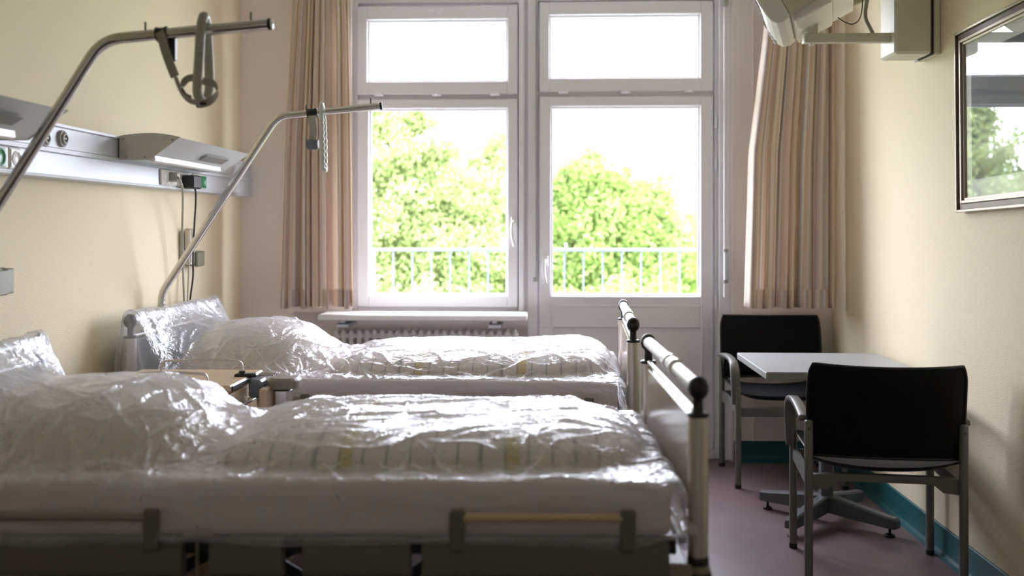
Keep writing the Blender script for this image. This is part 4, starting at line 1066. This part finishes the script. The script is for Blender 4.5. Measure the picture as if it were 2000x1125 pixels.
        x, y, z = Pn[..., 0], Pn[..., 1], Pn[..., 2]
        # headboard bar (thin): push to its closest side or up
        ih = (np.abs(x) < .032) & (y > -.036) & (y < BW+.036) & (z < hb+.018)
        upm = ih & (hb+.018-z < .045)
        Pn[..., 2] = np.where(upm, hb+.018, z)
        s_ = ih & ~upm; dxh = .032-np.abs(x); dyh = np.minimum(y+.036, BW+.036-y)
        sx_ = s_ & (dxh <= dyh)
        Pn[..., 0] = np.where(sx_, np.where(x > 0, .032, -.032), x)
        Pn[..., 1] = np.where(s_ & ~sx_, np.where(y < BW/2, -.036, BW+.036), y)
        Pn[..., 0] = np.maximum(Pn[..., 0], -.085)          # the wall behind the bed head
        return up | upm | s_
    dt = 1/30
    start = Pn[pin].copy()
    for it in range(steps):
        V *= .93; V[..., 2] -= 9.8*dt*.04
        prev = Pn.copy(); Pn = Pn + V*dt
        tt = min(1, it/(steps*.35))
        for q in range(7):
            solve(Pn, 0, 1, 1, Rx); solve(Pn, 1, 1, 1, Ry); shear(Pn, .7)
            if q % 3 == 0: solve(Pn, 0, 2, .35, R2x); solve(Pn, 1, 2, .35, R2y)
            Pn[pin] = start*(1-tt) + T[pin]*tt
            con = collide(Pn)
        V = (Pn-prev)/dt; V *= .96; V[con] *= .35
        sp = np.sqrt((V*V).sum(-1, keepdims=True)); V *= np.minimum(1, 1.2/(sp+1e-9))
    # one light smoothing pass, then a finer grid
    Q = Pn.copy(); Q[1:-1, 1:-1] = .5*Pn[1:-1, 1:-1] + .125*(Pn[:-2, 1:-1]+Pn[2:, 1:-1]+Pn[1:-1, :-2]+Pn[1:-1, 2:]); Pn = Q
    def up(A, ax):
        A = np.moveaxis(A, ax, 0); p = np.concatenate([A[:1]*2-A[1:2], A, A[-1:]*2-A[-2:-1]]); p0, p1, p2, p3 = p[:-3], p[1:-2], p[2:-1], p[3:]; out = [p1]
        for t in (1/3, 2/3): out.append(.5*((2*p1)+(p2-p0)*t+(2*p0-5*p1+4*p2-p3)*t*t+(3*p1-p0-3*p2+p3)*t**3))
        R_ = np.stack(out, 1).reshape(-1, *A.shape[1:]); return np.moveaxis(np.concatenate([R_, A[-1:]]), 0, ax)
    fx, fy = cfg.get('fine', (3, 3)); Pn = up(up(Pn, 0), 1); Sx = up(Sx, 0); Sx = up(Sx, 1); Sy = up(up(Sy, 0), 1)
    nx, ny = Pn.shape[:2]
    kf = keep.astype(float); kf = up(up(kf, 0), 1); keep = kf > .98; topm = smooth(Sy, side-.10, side+.05)*smooth(side*2+dw-Sy, side-.10, side+.05)
    gxx = np.gradient(Pn, axis=0); gyy = np.gradient(Pn, axis=1); nn_ = np.cross(gxx, gyy); nn_ /= (np.linalg.norm(nn_, axis=-1, keepdims=True)+1e-9)
    disp = np.zeros((nx, ny)); r4 = np.random.default_rng(seed+77)
    su, sv = Sx[:, 0], Sy[0]
    def fold(cx, cy, th, L, w, h, curve, skew):
        e = L*.6+.03; i0, i1 = np.searchsorted(su, cx-e), np.searchsorted(su, cx+e); j0, j1 = np.searchsorted(sv, cy-e), np.searchsorted(sv, cy+e)
        if i1-i0 < 3 or j1-j0 < 3: return
        X_, Y_ = Sx[i0:i1, j0:j1]-cx, Sy[i0:i1, j0:j1]-cy
        a_ = X_*math.cos(th)+Y_*math.sin(th); d_ = -X_*math.sin(th)+Y_*math.cos(th) + curve*a_*a_/L + .006*np.sin(a_*37+cx*50)
        ww = w*(.6+.8*np.clip((a_+L/2)/L, 0, 1)*skew + .8*(1-skew)*.5)
        tp = np.clip(1-(2*a_/L)**2, 0, 1)**1.2
        pr = np.exp(-np.abs(d_)/ww)*.75 + .25*np.exp(-(d_/ww)**2)
        disp[i0:i1, j0:j1] = np.maximum(disp[i0:i1, j0:j1], h*tp*pr) + .25*np.minimum(disp[i0:i1, j0:j1], h*tp*pr)
    Lx = tot
    def many(n, cxr, cyr, thr, Lr, wr, hr):
        for _ in range(n):
            th = r4.uniform(*thr) * (1 if r4.random() < .5 or thr[0] < 0 else -1)
            fold(r4.uniform(*cxr), r4.uniform(*cyr), th, r4.uniform(*Lr), r4.uniform(*wr), r4.uniform(*hr), r4.uniform(-.5, .5), r4.random())
    a0_, a1_ = side, side+dw
    many(80, (.1, Lx), (a0_, a1_), (-1.3, 1.3), (.18, .55), (.006, .014), (.004, .012))
    many(300, (.1, Lx), (a0_-.02, a1_), (-1.57, 1.57), (.06, .22), (.003, .007), (.0015, .005))
    many(50, (headhang+.9, Lx-.1), (a0_+.12, a1_-.05), (-.5, .5), (.2, .6), (.008, .018), (.006, .014))      # long lazy folds over the duvet
    many(34, (headhang+.55, headhang+1.1), (a0_, a1_), (.6, 1.3), (.25, .6), (.006, .013), (.006, .016))     # gathers between pillow and duvet
    many(70, (headhang+.1, Lx-.1), (a0_-.10, a0_+.16), (.5, 1.2), (.08, .34), (.004, .010), (.002, .007))      # slanting pulls down the near side
    many(26, (headhang+.15, headhang+.8), (a0_-.05, a0_+.3), (.9, 1.5), (.2, .5), (.005, .010), (.003, .009))
    many(30, (Lx-foot-.25+.05, Lx-.02), (a0_, a1_), (.2, 1.4), (.1, .3), (.004, .010), (.003, .010))
    disp += .0008*(noise2(Sx, Sy, seed+5, 60, 3)+.5)
    Pn = Pn + nn_*(disp*(.65+.35*topm))[..., None]
    ids = -np.ones((nx, ny), int); ids[keep] = np.arange(keep.sum())
    q = keep[:-1, :-1] & keep[1:, :-1] & keep[1:, 1:] & keep[:-1, 1:]
    F_ = np.stack([ids[:-1, :-1][q], ids[1:, :-1][q], ids[1:, 1:][q], ids[:-1, 1:][q]], -1)
    k = MB(); k.v = Pn[keep].tolist(); k.f = F_.tolist(); k.sm = [True]*len(k.f)
    o = k.build('plastic_sheet', 'polythene', loc=tuple(bed.location), rz=bed.rotation_euler.z)
    return tag(o, 'clear crumpled plastic sheet draped over the ' + words, 'plastic sheet')

# ------------------------------------------------------------ lifting poles with their hanging grips
def lifting_pole(pix, Y, label, hollow):
    pts = [P(x, y, Y) for x, y in pix]; o = empty('lifting_pole', pts[0], label=label, cat='pole'); b = pts[0]
    base = [Vector((pts[0].x, Y, .41))] + pts
    path = fillet([p-b for p in base], .12, 10); pole = MB().tube(path, .0165, 20, caps=True).build('tube', 'steel', o)
    MB().box(Vector((-.022, -.03, .405-b.z)), Vector((.075, .03, .445-b.z)), bev=.004).build('socket_bracket', 'bed_dark', o)
    e, d = pts[-1], (pts[-1]-pts[-2]).normalized()
    M = Matrix.Translation(e-b) @ d.to_track_quat('Z', 'Y').to_matrix().to_4x4()
    MB().lathe([(.0170, -.006), (.0172, .002), (.0165, .003)], M=M, n=20).build('end_ring', 'black_plastic', o)
    if hollow: MB().lathe([(.0145, .001), (.0145, .0035), (0, .0035)], M=M, n=20).build('bore', 'black_plastic', o)
    else: MB().lathe([(.0158, .002), (.0150, .006), (.0, .008)], M=M, n=20).build('end_cap', 'alu_white', o)
    return o, base, b
def lerp_on(pts, x):
    for a, c in zip(pts, pts[1:]):
        if a.x <= x <= c.x: return a.lerp(c, (x-a.x)/(c.x-a.x))
    return pts[-1]
Y1 = 2.84
near_pix = [(-262, 790), (-250, 770), (198, 76), (528, 47)]
p1, base1, b1 = lifting_pole([(-120, 700), (-105, 560), (199, 78), (528, 47)], Y1, 'chrome lifting pole over the near bed, its end cap white', False)
Y2 = 4.46
p2, base2, b2 = lifting_pole([(312, 640), (316, 572), (541, 228), (745, 207)], Y2, 'chrome lifting pole over the bed by the window, its end open', True)
for o, base, px, b, Y in ((p1, base1, (284, 490), b1, Y1), (p2, base2, (598, 724), b2, Y2)):
    for x in px:
        p = lerp_on(base, PX(x, Y)); MB().tube([p-b+Vector((0, 0, .010)), p-b+Vector((0, 0, .040))], .0032, 8).build('stop_pin', 'bed_grey', o)

def ribbon(path, w, t, side, m, name, parent, org):
    """flat webbing band along a path; side: vector or list of vectors giving the band's width direction"""
    n = len(path); vs = []
    for i, p in enumerate(path):
        tg = (path[min(i+1, n-1)]-path[max(i-1, 0)]).normalized(); s = (side[i] if isinstance(side, list) else side); s = (s - tg*s.dot(tg)).normalized(); nr = tg.cross(s)
        for a, c in ((-1, -1), (1, -1), (1, 1), (-1, 1)): vs.append(p - org + s*(a*w/2) + nr*(c*t/2))
    fs = [(i*4+j, i*4+(j+1) % 4, (i+1)*4+(j+1) % 4, (i+1)*4+j) for i in range(n-1) for j in range(4)] + [(3, 2, 1, 0), tuple(range(4*n-4, 4*n))]
    return MB().add(vs, fs).build(name, m, parent)
# near grip: black clamp, looped webbing, big putty-coloured loop hooked over the pole
o = empty('grab_handle', P(316, 60, Y1), label='putty-coloured grip loop and webbing strap hooked over the near lifting pole', cat='handle'); g = o.location.copy()
c = lerp_on(base1, PX(317, Y1)); ax = (base1[-1]-base1[-2]).normalized(); M = Matrix.Translation(c-g) @ ax.to_track_quat('Z', 'Y').to_matrix().to_4x4()
k = MB().lathe([(.0178, -.017), (.0215, -.016), (.0215, -.011), (.0192, -.009), (.0192, .009), (.0215, .011), (.0215, .016), (.0178, .017)], M=M, n=22)
a = P(336, 82, Y1+.015)-g; k.box(a+Vector((-.014, -.012, -.056)), a+Vector((.013, .008, .016)), bev=.003); k.box(a+Vector((-.016, -.014, -.048)), a+Vector((-.010, .010, -.02)), bev=.002)
k.build('clamp', 'black_plastic', o)
sx_ = Vector((1, 0, .12)).normalized(); Yn = Y1-.022
st = [(311, 62, Yn), (317, 78, Yn-.004), (323, 100, Yn-.004), (332, 125, Yn), (342, 150, Yn)]
ribbon(catmull([P(*q) for q in st], 6), .027, .0022, Vector((1, -.15, .25)).normalized(), 'webbing', 'strap', o, g)
st = [(341, 148, Yn), (348, 168, Yn+.01), (358, 186, Yn+.01), (372, 197, Yn), (388, 200, Yn), (398, 197, Yn)]
ribbon(catmull([P(*q) for q in st], 8), .024, .002, Vector((.35, -.8, .45)).normalized(), 'webbing', 'strap', o, g)
st = [(346, 152, Yn+.01), (352, 172, Yn+.01), (358, 186, Yn+.012)]
ribbon(catmull([P(*q) for q in st], 6), .010, .002, Vector((.6, -.8, .0)).normalized(), 'webbing', 'strap', o, g)
lp = [(374, 194, Yn), (362, 187, Yn+.01), (356, 172, Yn+.01), (362, 157, Yn+.01), (375, 152, Yn+.02), (390, 156, Yn+.03), (402, 160, Yn+.03), (415, 162, Yn+.02), (423, 170, Yn), (423, 184, Yn), (412, 196, Yn-.01), (396, 203, Yn-.01), (382, 203, Yn)]
ribbon(catmull([P(*q) for q in lp], 8), .022, .0022, Vector((.15, -.5, .85)).normalized(), 'webbing', 'strap_loop', o, g)
a = P(398, 203, Yn-.012)-g; MB().box(a+Vector((-.010, -.006, -.004)), a+Vector((.008, .006, .005)), bev=.002).build('slider', 'black_plastic', o)
# handle loop: closed, hooked over the pole, seen almost edge-on
hp = [(397, 33, -.032), (392, 60, -.045), (389, 110, -.048), (386, 160, -.046), (386, 182, -.040), (392, 196, -.024), (401, 196, .010), (408, 180, .030), (409, 150, .040), (407, 100, .040), (404, 62, .034), (402, 38, .015)]
pts = [P(x, y, Y1+d) for x, y, d in hp]; pp = pts + pts[:3]; path = catmull(pp, 6)[6:-6*1]
m_ = len(pts)*6; path = path[:m_]
MB().tube([q-g for q in path], .0135, 16, closed=True).build('handle', 'handle_putty', o)

# far grip: clamp, retractable strap reel, wavy handle
o = empty('grab_handle', P(611, 225, Y2), label='pale wavy grip with grey strap reel on the lifting pole by the window', cat='handle'); g = o.location.copy()
c = lerp_on(base2, PX(610, Y2)); ax = (base2[-1]-base2[-2]).normalized(); M = Matrix.Translation(c-g) @ ax.to_track_quat('Z', 'Y').to_matrix().to_4x4()
MB().lathe([(.0178, -.024), (.0230, -.022), (.0195, -.008), (.0195, .008), (.0230, .022), (.0178, .024)], M=M, n=22).build('clamp', 'black_plastic', o)
Yg = Y2-.03
st = [(610, 226, Yg-.002), (610, 238, Yg-.012), (612, 250, Yg-.005), (612, 262, Yg), (610, 276, Yg)]
ribbon(catmull([P(*q) for q in st], 6), .034, .004, Vector((1, 0, 0)), 'handle_putty', 'strap', o, g)
a, b_ = P(600, 281, Yg)-g, P(622, 281, Yg)-g
k = MB(); k.tube([a, b_], .019, 18); k.box(a+Vector((.003, -.012, -.026)), b_+Vector((-.003, .010, -.012)), bev=.004); k.build('strap_reel', 'grey_blue_plastic', o)
pts = []
for i in range(41):
    t = i/40; pts.append(P(627 + 3.5*t, 207+122*t, Y2-.030-.010*math.sin(PI*t)) + Vector((.0022*math.sin(t*2*PI*10), 0, 0)))
for i in range(13):
    t = i/12; pts.append(P(633 + 2*math.sin(PI*t)+1.0*t, 331 - (0 if t < 1 else 0) - 10*t*t + 4*math.sin(PI*t), Y2-.025+.05*t))
for i in range(1, 30):
    t = i/29; pts.append(P(635-2.0*t*t-3*t**4, 320-110*t, Y2+.026) + Vector((.0012*math.sin(t*2*PI*8), 0, 0)))
pts.append(P(629, 205, Y2+.012)); pts.append(P(628, 203, Y2-.010))
sc = [1 + (.0 if i > 41 else .04*math.sin(i/40*2*PI*10)) for i in range(len(pts))]
MB().tube([q-g for q in pts], .0105, 12, closed=True, scales=sc).build('handle', 'handle_pale', o)

near_cfg = dict(duvet=(1.385, .50, .585, .385, .082), pillow=(.38, .48, .41, .37, .172, 3.0), seed=4, footlift=.0)
far_cfg = dict(duvet=(1.37, .50, .61, .40, .086), pillow=(.40, .47, .34, .36, .20, 2.4), seed=9, footlift=.022)
bedding(bed1, near_cfg, 'near bed'); bedding(bed2, far_cfg, 'bed by the window')
if FILM:
    film_sheet(bed1, near_cfg, 'near bed', seed=3)
    film_sheet(bed2, far_cfg, 'bed by the window', seed=8)
# ------------------------------------------------------------ outside: balcony, railing, trees, lawn
S(MB().box((-2.6, YB+.22, -.22), (2.6, 7.35, -.02)).build('floor_balcony', 'balcony_floor'))
YR2 = 7.2; zr = P(1020, 488, YR2).z
br = empty('balcony_railing', (0, YR2, -.02), label='blue-grey metal balcony railing outside the window', cat='railing')
dz = .02
MB().box((-2.55, -.02, zr-.012+dz), (2.55, .02, zr+.012+dz), bev=.004).build('top_rail', 'balcony_metal', br)
MB().box((-2.55, -.012, .10), (2.55, .012, .125), bev=.003).build('bottom_rail', 'balcony_metal', br)
x = PX(732, YR2) - 13*(37.3*YR2/F)
while x < 2.5:
    if x > -2.5: MB().box((x-.0075, -.006, .124), (x+.0075, .006, zr-.013+dz)).build('baluster', 'balcony_metal', br)
    x += 37.25*YR2/F
for x in (-2.5, 2.5): MB().box((x-.02, -.019, 0), (x+.02, .019, zr), bev=.003).build('post', 'balcony_metal', br)

g = MB().box((-60, 8, -6.3), (60, 90, -6.0)).build('lawn_ground', 'lawn'); S(g)

def tree(label, Y, trunk_px, blobs, nleaf, lm, seed, leafsize=.036):
    """blobs: (px, py, radius in px, depth offset)"""
    rng = np.random.default_rng(seed); s = Y/F
    tx = PX(trunk_px, Y); base = Vector((tx, Y, -6.0))
    o = empty('tree', base, label=label, cat='tree', group=None)
    cs = []; 
    for (bx, by, r, d) in blobs:
        p = P(bx, by, Y+d); cs.append((p, r*s*(Y+d)/Y))
    tot = sum(r*r for _, r in cs); vs = []; fs = []
    for p, r in cs:
        n = int(nleaf*r*r/tot)
        # clumps inside the blob
        nc = max(8, int(n/70)); d = rng.normal(size=(nc, 3)); d /= np.linalg.norm(d, axis=1)[:, None]; rad = rng.uniform(.25, 1, nc)**.5
        cc = d*rad[:, None]*r*np.array([1, 1, .85])
        which = rng.integers(0, nc, n); q = cc[which] + rng.normal(0, r*.07+.04, (n, 3))
        pos = q + np.array(p)[None]
        u = rng.normal(size=(n, 3)); u /= np.linalg.norm(u, axis=1)[:, None]; w = rng.normal(size=(n, 3)); w -= u*(u*w).sum(1)[:, None]; w /= np.linalg.norm(w, axis=1)[:, None]
        L = leafsize*rng.uniform(.7, 1.4, n)[:, None]
        a = pos-u*L; b = pos+w*L*.5; c = pos+u*L; e = pos-w*L*.5
        vs.append(np.stack([a, b, c, e], 1).reshape(-1, 3))
    V = np.concatenate(vs) - np.array(base); n = len(V)//4
    me = bpy.data.meshes.new('foliage'); me.vertices.add(len(V)); me.vertices.foreach_set('co', V.astype(np.float32).ravel())
    me.loops.add(len(V)); me.loops.foreach_set('vertex_index', np.arange(len(V), dtype=np.int32)); me.polygons.add(n)
    me.polygons.foreach_set('loop_start', np.arange(0, len(V), 4, dtype=np.int32)); me.update(calc_edges=True); me.validate()
    f = bpy.data.objects.new('foliage', me); C.objects.link(f); f.parent = o; me.materials.append(MATS[lm])
    k = MB(); top = min(cs, key=lambda c: abs(c[0].x-tx))[0]
    fork = Vector((0, 0, 3.2))
    k.tube([(0, 0, 0), (.05, 0, 1.5), fork], .22, 10, scales=[1.2, .9, .75])
    for p, r in cs:
        e = p-base; mid_ = fork.lerp(e, .5)+Vector((rng.uniform(-.2, .2), rng.uniform(-.2, .2), -.25)); k.tube(catmull([fork-Vector((0, 0, .3)), mid_, e+Vector((0, 0, r*.3))], 4), .10, 7, scales=[1-.85*i/8 for i in range(9)])
        for _ in range(5):
            dd = Vector(rng.normal(size=3)).normalized()*r*.8; dd.z = abs(dd.z)*.8; k.tube([mid_.lerp(e, .6), e+dd*.5, e+dd], .03, 5, scales=[1, .6, .2])
    k.build('trunk', 'bark', o)
    return o
tree('broad spring-green tree filling the left window pane behind the railing', 13.5, 830, [(760, 300, 85, 0), (830, 285, 75, .3), (760, 430, 115, 0), (860, 400, 95, .2), (930, 410, 90, .4), (880, 520, 120, 0), (770, 560, 120, .2), (960, 330, 66, .8), (985, 290, 40, .8), (960, 520, 100, .4), (795, 215, 40, 0), (730, 240, 45, 0), (840, 235, 30, .2)], 70000, 'leaf_lime', 1)
tree('rounded green tree in the door pane, its crown sloping down to the right', 14.5, 1180, [(1150, 365, 70, 0), (1105, 390, 70, .2), (1190, 430, 85, 0), (1115, 490, 105, 0), (1245, 400, 62, .3), (1280, 450, 70, .2), (1225, 520, 100, 0), (1310, 520, 85, .3), (1150, 325, 40, 0), (1290, 375, 36, .3), (1225, 362, 38, .1)], 60000, 'leaf_spring', 2)
tree('lower green tree at the right edge of the door pane', 16.0, 1385, [(1370, 500, 75, 0), (1345, 440, 40, .2), (1400, 440, 60, 0), (1360, 580, 100, 0), (1470, 480, 100, 0)], 13000, 'leaf_spring', 3)
tree('dense deeper green tree standing behind the left one', 19.0, 1010, [(1000, 480, 90, 0), (940, 560, 100, 0), (1060, 560, 100, 0), (1040, 440, 50, 0), (860, 580, 90, 0)], 13000, 'leaf_deep', 4, .07)
tree('tall green tree beyond the left curtain', 15.0, 560, [(560, 330, 130, 0), (480, 450, 130, 0), (640, 430, 120, 0), (600, 560, 120, 0)], 13000, 'leaf_spring', 5)
tree('low bushy green tree at the foot of the view', 11.5, 1120, [(1100, 640, 110, 0), (960, 650, 110, 0), (820, 650, 110, 0), (1240, 640, 110, 0), (1360, 650, 110, 0), (700, 650, 90, 0)], 15000, 'leaf_spring', 6)

# ------------------------------------------------------------ sky, sun-less daylight, camera
wd = bpy.data.worlds.new('sky'); bpy.context.scene.world = wd; wd.use_nodes = True; nt = wd.node_tree; bg = nt.nodes['Background']
tc = nt.nodes.new('ShaderNodeTexCoord'); sp = nt.nodes.new('ShaderNodeSeparateXYZ'); nt.links.new(tc.outputs['Generated'], sp.inputs[0])
rp = nt.nodes.new('ShaderNodeValToRGB'); e = rp.color_ramp.elements; e[0].position = .42; e[0].color = (.30, .31, .30, 1); e[1].position = .52; e[1].color = (.835, .862, 1, 1)
mr_ = nt.nodes.new('ShaderNodeMapRange'); mr_.inputs[1].default_value = -1; nt.links.new(sp.outputs['Z'], mr_.inputs[0]); nt.links.new(mr_.outputs[0], rp.inputs[0])
nt.links.new(rp.outputs[0], bg.inputs[0]); bg.inputs[1].default_value = SKY

def portal(x0, x1, z0, z1, y):
    l = bpy.data.lights.new('sky_portal', 'AREA'); l.shape = 'RECTANGLE'; l.size = x1-x0; l.size_y = z1-z0; l.cycles.is_portal = True
    o = bpy.data.objects.new('sky_portal', l); C.objects.link(o); o.location = ((x0+x1)/2, y, (z0+z1)/2); o.rotation_euler = (-PI/2, 0, 0)
portal(PX(700, 6.1), PX(1400, 6.1), .9, 2.78, 6.12)

cam = bpy.data.cameras.new('camera'); co = bpy.data.objects.new('camera', cam); C.objects.link(co); bpy.context.scene.camera = co
cam.sensor_width = 36; cam.sensor_fit = 'HORIZONTAL'; cam.lens = 36*F/2000; cam.shift_y = (YH-562.5)/2000
co.location = (0, 0, HC); co.rotation_euler = (PI/2, 0, TH)
cam.dof.use_dof = True; cam.dof.focus_distance = 4.2; cam.dof.aperture_fstop = 1.7
cam.clip_start = .05
sc = bpy.context.scene; sc.view_settings.view_transform = 'Standard'; sc.view_settings.look = 'None'; sc.view_settings.gamma = 1; sc.view_settings.exposure = EXPO
try: sc.view_settings.use_curve_mapping = False
except Exception: pass
sc.cycles.max_bounces = 14; sc.cycles.diffuse_bounces = 8; sc.cycles.transparent_max_bounces = 24
